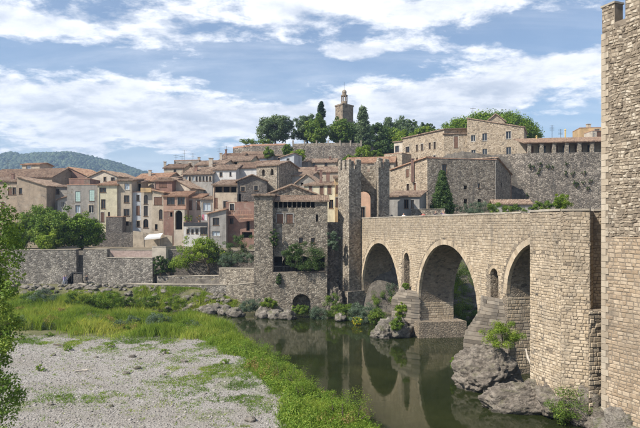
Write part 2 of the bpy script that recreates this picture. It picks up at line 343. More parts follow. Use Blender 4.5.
def rock_mat(name, cols, moss=0.15):
    m, nt = mat_new(name); pos = geo(nt).outputs['Position']
    a = nz(nt, pos, 1.1, 9, 0.68, 0.4); b = nz(nt, pos, 8.0, 7, 0.7)
    cr = nz(nt, mapping(nt, pos, (1.0, 1.0, 2.6)), 1.2, 5, 0.6, 0.35)
    f = mt(nt, 'ADD', mt(nt, 'MULTIPLY', a, 0.75), mt(nt, 'MULTIPLY', b, 0.35))
    col = ramp(nt, f, [(0.3 + 0.45 * i / (len(cols) - 1), c) for i, c in enumerate(cols)])
    col = mixc(nt, mrange(nt, mt(nt, 'ABSOLUTE', mt(nt, 'SUBTRACT', cr, 0.5)), 0.0, 0.03, 0.35, 0.0, True), col, (0.05, 0.045, 0.038))
    nrm = nd(nt, 'ShaderNodeSeparateXYZ', {0: geo(nt).outputs['Normal']}).outputs[2]
    ms = mt(nt, 'MULTIPLY', mrange(nt, nz(nt, pos, 0.9, 5, 0.6), 0.5, 0.62, 0, 1, True), mrange(nt, nrm, 0.1, 0.6, 0, moss * 2, True))
    col = mixc(nt, ms, col, (0.10, 0.11, 0.035))
    zz = nd(nt, 'ShaderNodeSeparateXYZ', {0: pos}).outputs[2]
    wet = mrange(nt, mt(nt, 'ADD', zz, mt(nt, 'MULTIPLY', b, 0.2)), 0.12, 0.42, 0.75, 0.0, True)
    col = mixc(nt, wet, col, (0.035, 0.035, 0.026))
    h = mt(nt, 'ADD', a, mt(nt, 'ADD', mt(nt, 'MULTIPLY', b, 0.5), mrange(nt, mt(nt, 'ABSOLUTE', mt(nt, 'SUBTRACT', cr, 0.5)), 0, 0.05, -0.2, 0.0)))
    finish(nt, col, 0.9, bump(nt, h, 1.0, 0.22)); return m
M['rock'] = rock_mat('river_rock', [(0.07, 0.058, 0.046), (0.165, 0.14, 0.112), (0.265, 0.228, 0.185), (0.38, 0.335, 0.275)])
M['rock_pale'] = rock_mat('bank_rock', [(0.075, 0.066, 0.055), (0.165, 0.145, 0.12), (0.27, 0.24, 0.20), (0.37, 0.33, 0.275)], 0.3)
M['pebble'] = block_mat('gravel_stone', [(0.17, 0.15, 0.13), (0.27, 0.245, 0.215), (0.35, 0.322, 0.287), (0.49, 0.455, 0.41)], 0.12, 0.3)

M['leaf_oak'] = leaf_mat('oak_leaf', (0.045, 0.075, 0.042), (0.13, 0.185, 0.09), (0.24, 0.30, 0.14))
M['leaf_dark'] = leaf_mat('dark_leaf', (0.028, 0.055, 0.018), (0.075, 0.125, 0.038), (0.16, 0.23, 0.066))
M['leaf_mid'] = leaf_mat('mid_leaf', (0.045, 0.085, 0.016), (0.13, 0.21, 0.034), (0.30, 0.36, 0.06))
M['leaf_bright'] = leaf_mat('bright_leaf', (0.07, 0.125, 0.016), (0.20, 0.29, 0.035), (0.38, 0.44, 0.07), 0.4)
M['leaf_pine'] = leaf_mat('pine_leaf', (0.04, 0.09, 0.012), (0.13, 0.22, 0.024), (0.27, 0.35, 0.045))
M['leaf_grey'] = leaf_mat('grey_green_leaf', (0.045, 0.07, 0.045), (0.12, 0.17, 0.11), (0.24, 0.31, 0.21))
M['leaf_cypress'] = leaf_mat('cypress_leaf', (0.010, 0.026, 0.014), (0.024, 0.055, 0.026), (0.055, 0.095, 0.045))
M['grass'] = leaf_mat('reed_grass', (0.10, 0.18, 0.025), (0.27, 0.36, 0.05), (0.55, 0.52, 0.14), 0.4)
M['grass_low'] = leaf_mat('low_grass', (0.085, 0.16, 0.020), (0.21, 0.32, 0.040), (0.42, 0.45, 0.09), 0.4)
M['weed'] = leaf_mat('weed_leaf', (0.07, 0.13, 0.016), (0.19, 0.30, 0.04), (0.38, 0.43, 0.08), 0.4)
M['dry'] = leaf_mat('dry_plant', (0.20, 0.12, 0.05), (0.36, 0.24, 0.10), (0.50, 0.40, 0.18), 0.3)
M['flower'] = leaf_mat('yellow_flower', (0.55, 0.38, 0.02), (0.70, 0.52, 0.03), (0.8, 0.62, 0.06), 0.2)
# ------------------------------------------------------------------ terrain
def nzv(x, y, s, o=0.0): return noise.noise((x * s + o, y * s - o, o * 0.37))
BAR_Y = [0, 20, 38, 45.4, 55, 68, 76, 80, 90]
BAR_X = [11, 8, 3.2, 0.6, -3.2, -9.2, -13.5, -17, -26]
def bar_edge(y): return itp(y, BAR_Y, BAR_X)
def bank_y(x): return itp(x, [-120, -50, -40, -30, -12, 5, 12, 17, 30, 60, 120], [88, 88, 89, 89, 86.5, 86.5, 84, 77, 74, 62, 40])
def terrain(x, y):
    n = nzv(x, y, 0.12, 3.1); n2 = nzv(x, y, 0.5, 8.2)
    bar = sm(-2.6, 2.2, bar_edge(y) - x + n * 1.2) * (1 - sm(79.5, 83, y + n) * sm(-36, -27, x))
    z = -1.4 + 1.9 * bar + bar * (0.10 * n + 0.05 * n2 + 0.012 * max(0, -x - 5))
    by = bank_y(x)
    low = itp(x, [-80, -20, -12, 4, 12, 60], [3.3, 3.0, 1.0, 1.0, 3.0, 6.0])
    k = sm(by - 1.0, by + itp(x, [-20, -12, 12, 20], [6, 3, 8, 12]), y)
    z += (low - z) * k + 0.25 * n2 * k * (1 - sm(by + 4, by + 9, y))
    plat = itp(x, [-26, -9.0, -8.5, 4, 16, 40], [8.7, 8.7, 13.2, 13.2, 14.6, 15.0])
    if -36.9 < x < -26.6: z += (7.3 - z) * sm(100.0, 100.6, y)
    elif -26.6 <= x < -9.0: z += (4.4 - z) * sm(itp(x, [-27, -9], [97.6, 92.5]), itp(x, [-27, -9], [98.1, 93]), y)
    wy = itp(x, [-80, -37, -36.9, -26.7, -26.6, -9.5, -9, 4, 9, 30, 60], [100.6, 100.6, 103.7, 103.7, 101.8, 101.8, 91, 92, 86, 86, 80])
    wl = itp(x, [4, 9, 14, 20], [0.8, 10, 12, 13])
    k2 = sm(wy, wy + wl, y); z += (plat - z) * k2
    hz = itp(x, [-150, -95, -70, -50, -32, -22, 10, 24, 40, 120], [15, 16, 19, 25, 33, 36.5, 37, 30, 28.0, 28])
    y0 = itp(x, [10, 26, 30], [117, 118, 121.6]); y1 = itp(x, [10, 26, 30], [182, 150, 124.4])
    t = min(1, max(0, (y - y0) / (y1 - y0))); t = t ** itp(x, [-60, -35, 10, 26], [1.0, 1.6, 1.6, 1.0]); z += (hz - z) * t * k2
    return z
def axis(parts):
    out = []
    for a, b, st in parts: out += list(np.arange(a, b, st))
    return out
gx = axis([(-2600, -200, 160), (-200, -76, 8), (-76, 62, 0.7), (62, 200, 8), (200, 2601, 160)])
gy = axis([(-300, 0, 60), (0, 24, 4), (24, 128, 0.7), (128, 200, 3), (200, 400, 40), (400, 2801, 150)])
gv = np.array([(x, y, terrain(x, y) - (6 * sm(210, 420, y))) for y in gy for x in gx]); nx = len(gx); ny = len(gy)
ii = np.arange(ny - 1)[:, None] * nx + np.arange(nx - 1)[None, :]
gf = np.stack([ii, ii + 1, ii + nx + 1, ii + nx], -1).reshape(-1, 4)
def ground_mat():
    m, nt = mat_new('ground'); pos = geo(nt).outputs['Position']
    s = nd(nt, 'ShaderNodeSeparateXYZ', {0: pos})
    vo = nd(nt, 'ShaderNodeTexVoronoi', {'Vector': pos, 'Scale': 5.5}, feature='F1')
    r = nd(nt, 'ShaderNodeSeparateColor', {0: vo.outputs['Color']}).outputs[0]
    vs = nd(nt, 'ShaderNodeTexVoronoi', {'Vector': pos, 'Scale': 14.0}, feature='F1')
    r2 = nd(nt, 'ShaderNodeSeparateColor', {0: vs.outputs['Color']}).outputs[0]
    grav = ramp(nt, mt(nt, 'ADD', mt(nt, 'MULTIPLY', r, 0.45), mt(nt, 'MULTIPLY', r2, 0.55)), [(0, (0.19, 0.172, 0.15)), (0.35, (0.265, 0.245, 0.217)), (0.7, (0.32, 0.298, 0.268)), (1, (0.43, 0.40, 0.365))])
    big = nz(nt, pos, 0.16, 7, 0.62, 0.4)
    grav = mixc(nt, mrange(nt, big, 0.42, 0.66, 0, 0.5, True), grav, (0.19, 0.167, 0.132))
    green = mrange(nt, nz(nt, pos, 0.21, 7, 0.66, 0.3), 0.54, 0.68, 0, 0.6, True)
    grav = mixc(nt, green, grav, (0.13, 0.15, 0.05))
    soil = ramp(nt, nz(nt, pos, 0.6, 8, 0.65), [(0.3, (0.07, 0.075, 0.03)), (0.55, (0.14, 0.135, 0.06)), (0.75, (0.25, 0.22, 0.13))])
    # gravel lies on the low bar only; everything else is earth with thin grass
    wob = mt(nt, 'MULTIPLY', mt(nt, 'SUBTRACT', nz(nt, pos, 0.25, 4), 0.5), 7.0)
    my = mrange(nt, mt(nt, 'ADD', s.outputs[1], wob), 63.0, 67.0, 1.0, 0.0, True)
    col = mixc(nt, my, soil, grav)
    # trodden earth and paving on the terraces, bare rock where the slope is steep
    earth = ramp(nt, nz(nt, pos, 0.8, 7, 0.65), [(0.3, (0.13, 0.105, 0.075)), (0.7, (0.26, 0.215, 0.16))])
    col = mixc(nt, mrange(nt, mt(nt, 'ADD', s.outputs[2], mt(nt, 'MULTIPLY', nz(nt, pos, 0.3, 4), 3.0)), 4.2, 6.5, 0, 0.85, True), col, earth)
    slope = nd(nt, 'ShaderNodeSeparateXYZ', {0: geo(nt).outputs['True Normal']}).outputs[2]
    crag = ramp(nt, nz(nt, pos, 1.3, 9, 0.7, 0.6), [(0.3, (0.05, 0.043, 0.036)), (0.55, (0.13, 0.115, 0.095)), (0.75, (0.24, 0.215, 0.175))])
    col = mixc(nt, mrange(nt, slope, 0.70, 0.86, 1.0, 0.0, True), col, crag)
    mud = mrange(nt, s.outputs[2], 0.02, 0.25, 0.85, 0.0, True)
    col = mixc(nt, mud, col, (0.10, 0.085, 0.05))
    h = mt(nt, 'ADD', mt(nt, 'MULTIPLY', vo.outputs['Distance'], -0.7), mt(nt, 'MULTIPLY', vs.outputs['Distance'], -0.4))
    finish(nt, col, 0.95, bump(nt, h, 0.8, 0.09)); return m
gr = np_mesh('ground', gv, gf, ground_mat(), smooth=True); tag(gr, kind='structure', label='pale gravel river bar and earth banks', cat='ground')

def water_mat():
    m, nt = mat_new('river_water'); pos = geo(nt).outputs['Position']
    a = nz(nt, mapping(nt, pos, (1.0, 0.55, 1)), 1.3, 4, 0.55, 0.3); b = nz(nt, pos, 7.0, 3, 0.5)
    calm = mrange(nt, nz(nt, pos, 0.09, 4, 0.6, 0.5), 0.40, 0.62, 0.25, 1.0, True)
    h = mt(nt, 'MULTIPLY', mt(nt, 'ADD', a, mt(nt, 'MULTIPLY', b, 0.10)), calm)
    col = ramp(nt, nz(nt, pos, 0.22, 6, 0.6, 0.4), [(0.35, (0.014, 0.019, 0.006)), (0.6, (0.023, 0.028, 0.009)), (0.8, (0.042, 0.044, 0.016))])
    bs = finish(nt, col, 0.045, bump(nt, h, 0.10, 0.10), 0.5); bs.inputs['IOR'].default_value = 1.333
    return m
mb = MB(); X0, X1, Y0, Y1 = -200, 140, -120, 100
for i in range(10):
    for j in range(10):
        xa, xb = X0 + (X1 - X0) * i / 10, X0 + (X1 - X0) * (i + 1) / 10; ya, yb = Y0 + (Y1 - Y0) * j / 10, Y0 + (Y1 - Y0) * (j + 1) / 10
        mb.quad((xa, ya, 0), (xb, ya, 0), (xb, yb, 0), (xa, yb, 0))
tag(mb.build('river_water', water_mat()), kind='structure', label='still dark green river water', cat='river')

# far wooded hills
def ridge(x):
    px = CX + x / 1800 * F
    y = itp(px, [-300, -60, 0, 30, 60, 78, 90, 110, 135, 160, 240, 400, 700], [165, 158, 153.5, 153, 153, 152, 154.5, 158, 167.5, 174, 184, 186, 178])
    return ZY(y, 1800) - 10
hx = np.arange(-2200, 1601, 22.0); hy = np.arange(1280, 2561, 50.0)
def hill_z(x, y):
    k = sm(1240, 1800, y) * (1 - 0.6 * sm(1860, 2560, y)); return (ridge(x) + 14 * nzv(x, y, 0.006, 1) + 9 * nzv(x, y, 0.017, 5)) * k + 5 * (1 - k)
hv = np.array([(x, y, hill_z(x, y)) for y in hy for x in hx]); n_ = len(hx)
ii = np.arange(len(hy) - 1)[:, None] * n_ + np.arange(n_ - 1)[None, :]
hm, hn = mat_new('wooded_hill'); hp = geo(hn).outputs['Position']
finish(hn, ramp(hn, nz(hn, hp, 0.03, 8, 0.7), [(0.35, (0.02, 0.035, 0.018)), (0.6, (0.05, 0.075, 0.03)), (0.8, (0.10, 0.11, 0.05))]), 1.0, None, 0.05)
tag(np_mesh('hills', hv, np.stack([ii, ii + 1, ii + n_ + 1, ii + n_], -1).reshape(-1, 4), hm, smooth=True), kind='structure', label='distant wooded hills behind the town', cat='hills')

def ico():
    t = (1 + 5 ** .5) / 2
    v = np.array([(-1, t, 0), (1, t, 0), (-1, -t, 0), (1, -t, 0), (0, -1, t), (0, 1, t), (0, -1, -t), (0, 1, -t), (t, 0, -1), (t, 0, 1), (-t, 0, -1), (-t, 0, 1)], float)
    v /= np.linalg.norm(v[0])
    f = np.array([(0, 11, 5), (0, 5, 1), (0, 1, 7), (0, 7, 10), (0, 10, 11), (1, 5, 9), (5, 11, 4), (11, 10, 2), (10, 7, 6), (7, 1, 8), (3, 9, 4), (3, 4, 2), (3, 2, 6), (3, 6, 8), (3, 8, 9), (4, 9, 5), (2, 4, 11), (6, 2, 10), (8, 6, 7), (9, 8, 1)])
    return v, f
def ico_sub(k):
    v, f = ico()
    for _ in range(k):
        e = {}; v = list(map(tuple, v)); nf = []
        def mid(a, b):
            key = (min(a, b), max(a, b))
            if key not in e:
                q = (np.array(v[a]) + np.array(v[b])); q = q / np.linalg.norm(q); v.append(tuple(q)); e[key] = len(v) - 1
            return e[key]
        for a, b, c in f:
            ab, bc, ca = mid(a, b), mid(b, c), mid(c, a); nf += [(a, ab, ca), (b, bc, ab), (c, ca, bc), (ab, bc, ca)]
        v = np.array(v); f = np.array(nf)
    return np.array(v), np.array(f)
def scatter(base_v, base_f, pos, scl, jit=0.25, flat=1.0):
    n = len(pos); k = len(base_v)
    ang = RNG.uniform(0, 6.28, n); ca, sa = np.cos(ang), np.sin(ang)
    bv = base_v[None] * (1 + RNG.uniform(-jit, jit, (n, k, 1)))
    x = bv[..., 0] * ca[:, None] - bv[..., 1] * sa[:, None]; y = bv[..., 0] * sa[:, None] + bv[..., 1] * ca[:, None]
    v = np.stack([x, y, bv[..., 2] * flat], -1) * scl[:, None, :] + pos[:, None, :]
    f = base_f[None] + (np.arange(n) * k)[:, None, None]
    return v.reshape(-1, 3), f.reshape(-1, base_f.shape[1])
iv, if_ = ico()
pts = []
while len(pts) < 11000:
    y = random.uniform(1380, 1880); x = random.uniform(-0.62 * y, -0.24 * y)
    if noise.noise((x * .006, y * .006, 7.7)) > .42: continue
    pts.append((x, y, hill_z(x, y) + 2.5))
pts = np.array(pts); s = RNG.uniform(2.2, 7.5, (len(pts), 1)) * np.array([[1.1, 1.1, 1.0]])
v, f = scatter(iv, if_, pts, s, 0.35)
tag(np_mesh('far_forest', v, f, leaf_mat('far_tree_leaf', (0.02, 0.04, 0.02), (0.04, 0.07, 0.03), (0.085, 0.115, 0.045), 0.0), v=np.repeat(RNG.uniform(0, 1, len(pts)), len(iv)), smooth=False), 'far wooded slope of blue green trees', 'forest', kind='stuff')

# ------------------------------------------------------------------ masonry pieces
def masonry(mb, p0, p1, z0, z1, hc=(.2, .34), lc=(.25, .6), proud=(.015, .05), keep=None, gap=.02, jit=.02, seed=1, wob=0.0):
    """a face of laid stones, each with bevelled edges, standing proud of the wall behind; p0 -> p1 seen left to right"""
    rd = random.Random(seed); p0 = Vector(p0[:2]); p1 = Vector(p1[:2]); u = (p1 - p0); L = u.length; u /= L; n = Vector((u.y, -u.x))
    z = z0
    while z < z1 - 0.05:
        h = min(rd.uniform(*hc), z1 - z)
        if z1 - z - h < 0.08: h = z1 - z
        s = -rd.uniform(0, lc[0])
        while s < L:
            l = rd.uniform(*lc); a, b = max(0, s), min(L, s + l); s += l
            if b - a < 0.1: continue
            if keep and not keep((a + b) / 2, z + h / 2, b - a, h): continue
            pr = rd.uniform(*proud); g = gap / 2; bv = min(0.045, (b - a) * .18, h * .18)
            def pt(ss, zz, o): return V3(p0 + u * ss + n * o, zz)
            j = lambda: rd.uniform(-jit, jit)
            q = [(a + g, z + g), (b - g, z + g), (b - g, z + h - g), (a + g, z + h - g)]
            q = [(max(0, min(L, x + j())), zz + j() + (wob * noise.noise((x * 1.1 + seed, zz * .8, 1.5)) + wob * .6 * noise.noise((x * 3.1, zz * 2.3, seed)) if wob else 0)) for x, zz in q]
            ins = [(q[0][0] + bv, q[0][1] + bv), (q[1][0] - bv, q[1][1] + bv), (q[2][0] - bv, q[2][1] - bv), (q[3][0] + bv, q[3][1] - bv)]
            i = len(mb.v)
            mb.v.extend([tuple(pt(x, zz, -0.01)) for x, zz in q] + [tuple(pt(x, zz, pr)) for x, zz in ins])
            mb.f.append((i + 4, i + 5, i + 6, i + 7))
            for k in range(4): mb.f.append((i + k, i + (k + 1) % 4, i + 4 + (k + 1) % 4, i + 4 + k))
        z += h

def merlons(parent, ring, z, h, th, mat, wid=0.9, gap=0.75, faces=None):
    """upright merlons along the edges of a wall top; each one a part"""
    n = len(ring)
    for k in range(n):
        if faces is not None and k not in faces: continue
        a = Vector(ring[k][:2]); b = Vector(ring[(k + 1) % n][:2]); u = b - a; L = u.length; u /= L; inn = Vector((-u.y, u.x))
        c = max(1, int((L + gap) / (wid + gap))); w = (L - (c - 1) * gap) / c
        for i in range(c):
            s = i * (w + gap); m_ = MB(); hh = h * random.uniform(.78, 1.08)
            o = V3(a + u * (s + (0.004 if i == 0 else 0)), z); m_.obox(o, V3(u * (w - 0.008), 0), V3(inn * th, 0), (0, 0, hh))
            # weathered sloping cap
            o2 = o + Vector((0, 0, hh)); e = V3(u * w, 0); f_ = V3(inn * th, 0); t = Vector((0, 0, 0.12))
            m_.poly([o2, o2 + e, o2 + e + f_ * .5 + t, o2 + f_ * .5 + t]); m_.poly([o2 + e, o2 + e + f_, o2 + e + f_ * .5 + t]); m_.poly([o2 + e + f_, o2 + f_, o2 + f_ * .5 + t, o2 + e + f_ * .5 + t]); m_.poly([o2 + f_, o2, o2 + f_ * .5 + t])
            m_.build('merlon', mat, parent)

# ------------------------------------------------------------------ the bridge
BA = Vector((6.4, 90.0)); BD = Vector((0.2534, -0.9674)).normalized(); BN = Vector((0.9674, 0.2534)).normalized()
BW, ZD, ZP = 4.6, 13.15, 14.3
def bp(s, w, z): return V3(BA + BD * s + BN * w, z)
S_END = 53.5
# openings: s0, s1, spring height, bottom
OPS = [(0.4, 15.5, 3.2, -2), (16.9, 18.6, 9.0, 5.1), (21.3, 35.1, 4.3, -2), (37.3, 38.6, 8.7, 6.5), (40.0, 49.4, 7.2, -2)]
def op_top(o, s):
    c = (o[0] + o[1]) / 2; r = (o[1] - o[0]) / 2; return o[2] + math.sqrt(max(0, r * r - (s - c) ** 2))
bridge = empty('stone_bridge', (11.5, 66, 0), 'long medieval stone bridge with round arches and pierced piers over the river', 'bridge')
mb = MB()
def wallstrip(sa, sb, za0, za1, zb0, zb1, w, flip):
    q = [bp(sa, w, za0), bp(sb, w, za1), bp(sb, w, zb1), bp(sa, w, zb0)]
    mb.poly(q if not flip else list(reversed(q)))
cur = -0.5
for o in OPS + [None]:
    e = o[0] if o else S_END
    for w, fl in ((0, False), (BW, True)): wallstrip(cur, e, -2, -2, ZP, ZP, w, fl)
    if not o: break
    N = 28 if o[1] - o[0] > 4 else 10
    for i in range(N):
        t0, t1 = [(o[0] + o[1]) / 2 - (o[1] - o[0]) / 2 * math.cos(math.pi * k / N) for k in (i, i + 1)]
        h0, h1 = op_top(o, t0), op_top(o, t1)
        for w, fl in ((0, False), (BW, True)):
            wallstrip(t0, t1, h0, h1, ZP, ZP, w, fl)
            if o[3] > 0: wallstrip(t0, t1, -2, -2, o[3], o[3], w, fl)
        mb.quad(bp(t0, 0, h0), bp(t0, BW, h0), bp(t1, BW, h1), bp(t1, 0, h1))
    for s_, fl in ((o[0], False), (o[1], True)):
        q = [bp(s_, 0, o[3]), bp(s_, BW, o[3]), bp(s_, BW, o[2]), bp(s_, 0, o[2])]
        mb.poly(q if fl else list(reversed(q)))
    if o[3] > 0: mb.quad(bp(o[0], 0, o[3]), bp(o[1], 0, o[3]), bp(o[1], BW, o[3]), bp(o[0], BW, o[3]))
    cur = o[1]
# deck and inner parapet faces
mb.quad(bp(-3, 0.45, ZD), bp(S_END, 0.45, ZD), bp(S_END, BW - .45, ZD), bp(-3, BW - .45, ZD))
for w0, w1 in ((0, .45), (BW - .45, BW)):
    mb.quad(bp(-.5, w0, ZP), bp(S_END, w0, ZP), bp(S_END, w1, ZP), bp(-.5, w1, ZP))
    wi = .45 if w0 == 0 else BW - .45
    mb.quad(bp(-.5, wi, ZD), bp(S_END, wi, ZD), bp(S_END, wi, ZP), bp(-.5, wi, ZP))
core = mb.build('bridge_wall', M['bridge_mortar'], bridge)
RING = 0.52
def bridge_keep(s, z, l, h):
    for o in OPS:
        c = (o[0] + o[1]) / 2; r = (o[1] - o[0]) / 2; ring = RING if r > 2 else 0.3
        if abs(s - c) < r + ring + l * .4 and z > o[2] - 0.1 and math.hypot(s - c, z - o[2]) < r + ring + h * .3: return False
        if abs(s - c) < r + l * .5 + (0.02 if r > 2 else 0.28) and o[3] - .1 < z <= o[2]: return False
    return True
mb = MB(); masonry(mb, bp(-.3, 0, 0), bp(S_END, 0, 0), 0.2, ZP - .02, (.16, .30), (.2, .55), (.004, .03), bridge_keep, .014, .016, 3, .05)
# stones lining the inner faces of the two far piers that look down the river
for o in OPS:
    if o[1] - o[0] < 4: continue
    masonry(mb, bp(o[0], 0, 0), bp(o[0], BW, 0), 0.4, o[2] - .3, (.22, .36), (.3, .7), (.01, .03), None, .02, .015, int(o[0] * 10))
tag(mb.build('stone_facing', M['bridge'], bridge), kind='stuff')
for o in OPS:
    c = (o[0] + o[1]) / 2; r = (o[1] - o[0]) / 2
    big = r > 2; ring = RING if big else 0.28; nv = max(7, int(math.pi * r / (0.42 if big else 0.3)))
    for i in range(nv):
        a0, a1 = math.pi * (1 - i / nv), math.pi * (1 - (i + 1) / nv); g = 0.012 / r
        m_ = MB(); pr = -random.uniform(.03, .07); ro = ring * random.uniform(.9, 1.06)
        def q(a, rr, w): return bp(c + rr * math.cos(a), w, o[2] + rr * math.sin(a))
        ra, rb = r - .02, r + ro
        fr = [q(a0 - g, ra, pr), q(a1 + g, ra, pr), q(a1 + g, rb, pr), q(a0 - g, rb, pr)]; bk = [q(a0 - g, ra, .3), q(a1 + g, ra, .3), q(a1 + g, rb, .3), q(a0 - g, rb, .3)]
        m_.poly(fr); m_.quad(fr[0], bk[0], bk[1], fr[1]); m_.quad(fr[1], bk[1], bk[2], fr[2]); m_.quad(fr[2], bk[2], bk[3], fr[3]); m_.quad(fr[3], bk[3], bk[0], fr[0])
        m_.build('voussoir', M['bridge'], bridge)
s = -.2
while s < S_END - 12:
    l = random.uniform(.9, 1.6); m_ = MB(); m_.obox(bp(s + .01, -.06, ZP + .003), V3(BD * (l - .02), 0), V3(BN * .56, 0), (0, 0, random.uniform(.12, .17)))
    m_.build('coping_stone', M['coping'], bridge); s += l
for s in np.arange(0, S_END, 5.9):
    m_ = MB(); m_.obox(bp(s, BW - .5, ZP + .003), V3(BD * 5.85, 0), V3(BN * .56, 0), (0, 0, .14)); m_.build('coping_stone', M['coping'], bridge)

# cutwaters: stepped prows of cut blocks against the piers, parts of the bridge
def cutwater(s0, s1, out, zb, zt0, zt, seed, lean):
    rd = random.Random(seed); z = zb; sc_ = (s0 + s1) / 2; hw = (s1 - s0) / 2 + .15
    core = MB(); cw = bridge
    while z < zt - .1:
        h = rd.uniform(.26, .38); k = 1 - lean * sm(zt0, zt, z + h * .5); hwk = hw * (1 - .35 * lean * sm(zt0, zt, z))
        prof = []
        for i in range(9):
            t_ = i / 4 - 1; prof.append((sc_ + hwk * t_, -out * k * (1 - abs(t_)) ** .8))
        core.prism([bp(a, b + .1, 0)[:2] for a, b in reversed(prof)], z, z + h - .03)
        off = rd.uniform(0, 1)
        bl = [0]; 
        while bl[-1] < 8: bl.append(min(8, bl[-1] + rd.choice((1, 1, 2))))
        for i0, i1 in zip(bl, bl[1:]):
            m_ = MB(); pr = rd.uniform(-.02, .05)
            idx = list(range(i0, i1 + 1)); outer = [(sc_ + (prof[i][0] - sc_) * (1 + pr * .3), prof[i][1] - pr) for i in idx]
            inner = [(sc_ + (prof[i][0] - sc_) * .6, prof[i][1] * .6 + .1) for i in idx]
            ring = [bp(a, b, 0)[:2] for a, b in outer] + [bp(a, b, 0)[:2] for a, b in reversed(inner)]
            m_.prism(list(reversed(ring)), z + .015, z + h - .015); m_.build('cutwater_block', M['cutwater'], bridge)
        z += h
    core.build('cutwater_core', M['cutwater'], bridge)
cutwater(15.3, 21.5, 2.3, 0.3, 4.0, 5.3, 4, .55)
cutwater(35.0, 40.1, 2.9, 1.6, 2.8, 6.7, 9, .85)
# broad footing of the middle pier seen through the arch
mb = MB()
foot = [bp(15.2, -.5, 0)[:2], bp(22.6, -.5, 0)[:2], bp(23.4, BW + .6, 0)[:2], bp(15.2, BW + .6, 0)[:2]]
mb.prism(foot, -1.5, 1.9); mb.build('pier_footing', M['bridge_mortar'], bridge)

# bastion where the bridge turns
def poly_thing(parent, ring, z0, z1, mat, name='wall'):
    mb = MB(); mb.prism(ring, z0, z1); return mb.build(name, mat, parent)
bas = empty('bridge_bastion', (17.5, 41, 2), 'tall angular stone bastion against the bridge above the river rocks', 'bastion')
RB = [XY(530, 42.4), XY(561, 39.2), XY(590, 38.3), XY(593, 39.6), XY(640, 39.4), XY(640, 42.4)]
mb = MB(); mb.prism(RB, 0.5, 14.25); mb.build('bastion_wall', M['bridge_mortar'], bas)
mb = MB()
def hk(seed, p=.018):
    rd = random.Random(seed)
    def keep(s, z, l, h): return rd.random() > p
    return keep
masonry(mb, RB[0], RB[1], 1.6, 14.2, (.15, .28), (.18, .5), (.004, .035), hk(1, .03), .016, .018, 21, .06)
masonry(mb, RB[1], RB[2], 1.6, 14.2, (.15, .28), (.18, .5), (.004, .035), hk(2, .03), .016, .018, 22, .06)
masonry(mb, RB[2], RB[3], 1.6, 14.2, (.2, .34), (.25, .5), (.012, .04), None, .02, .018, 23)
masonry(mb, RB[3], RB[4], 1.6, 14.2, (.15, .28), (.18, .5), (.004, .035), hk(3, .04), .016, .018, 24, .06)
tag(mb.build('stone_facing', M['bridge'], bas), kind='stuff')
for a, b in ((0, 1), (1, 2), (3, 4)):
    p, q = RB[a], RB[b]; u = (q - p); L = u.length; u /= L; n = Vector((u.y, -u.x)); c = max(1, int(L / 1.1)); w = L / c
    for i in range(c):
        m_ = MB(); m_.obox(V3(p + u * (i * w + .01) + n * .07, 14.253), V3(u * (w - .02), 0), V3(n * -.6, 0), (0, 0, random.uniform(.1, .16))); m_.build('coping_stone', M['coping'], bas)
# ledge of the lower, thicker courses in the recess
mb = MB(); mb.prism([XY(588.5, 37.6), XY(604, 37.9), XY(604, 39.55), XY(588.5, 39.3)], 1.0, 7.7); mb.build('lower_ledge', M['bridge_mortar'], bas)
mb = MB(); masonry(mb, XY(588.5, 37.6), XY(604, 37.9), 1.2, 7.7, (.22, .36), (.25, .6), (.012, .06), hk(5, .05), .02, .02, 27); tag(mb.build('ledge_facing', M['bridge'], bas), kind='stuff')

# the tall tower on the bridge
tw = empty('bridge_tower', (21.5, 35, 1), 'tall pale rubble stone bridge tower with merlons and dressed corner stones', 'tower')
T0 = XY(602.3, 36.8); TU = Vector((0.38, -0.925)).normalized(); TN = Vector((-TU.y, TU.x))
T1 = T0 + TU * 7.0; T2 = T1 + Vector((5.5, -1.2)); T4 = T0 + Vector((6.2, 1.0)); T3 = T2 + Vector((2.6, 4.0))
RT = [T0, T1, T2, T3, T4]
ZT = 25.5
mb = MB(); mb.prism(RT, 0.8, ZT); mb.build('tower_wall', M['tower_mortar'], tw)
mb = MB()
def tk(s, z, l, h): return s > .34 + .2 * (int(z / .4) % 2)
masonry(mb, T0, T1, 12.6, ZT, (.11, .25), (.12, .40), (.015, .07), tk, .03, .035, 31, .11)
tag(mb.build('stone_facing', M['tower'], tw), kind='stuff')
mb = MB(); masonry(mb, T0, T1, 1.0, 12.6, (.16, .30), (.18, .55), (.008, .04), tk, .02, .022, 33, .04); masonry(mb, T1, T2, 1.0, ZT, (.2, .30), (.3, .60), (.01, .05), None, .03, .03, 32)
tag(mb.build('lower_facing', M['tower_low'], tw), kind='stuff')
z = 1.0; k = 0
while z < ZT - .2:
    h = min(.4, ZT - z); l = .54 if k % 2 else .34
    m_ = MB(); o = V3(T0 - TN * .05 * -1, z + .012); o = V3(T0, z + .012)
    nout = Vector((TU.y, -TU.x)); m_.obox(V3(T0 + nout * .05 - TU * .04, z + .012), V3(TU * l, 0), V3(-nout * .45, 0), (0, 0, h - .024)); m_.build('quoin', M['quoin'], tw); z += h; k += 1
mer = [T0, T1]
mb_ring = RT
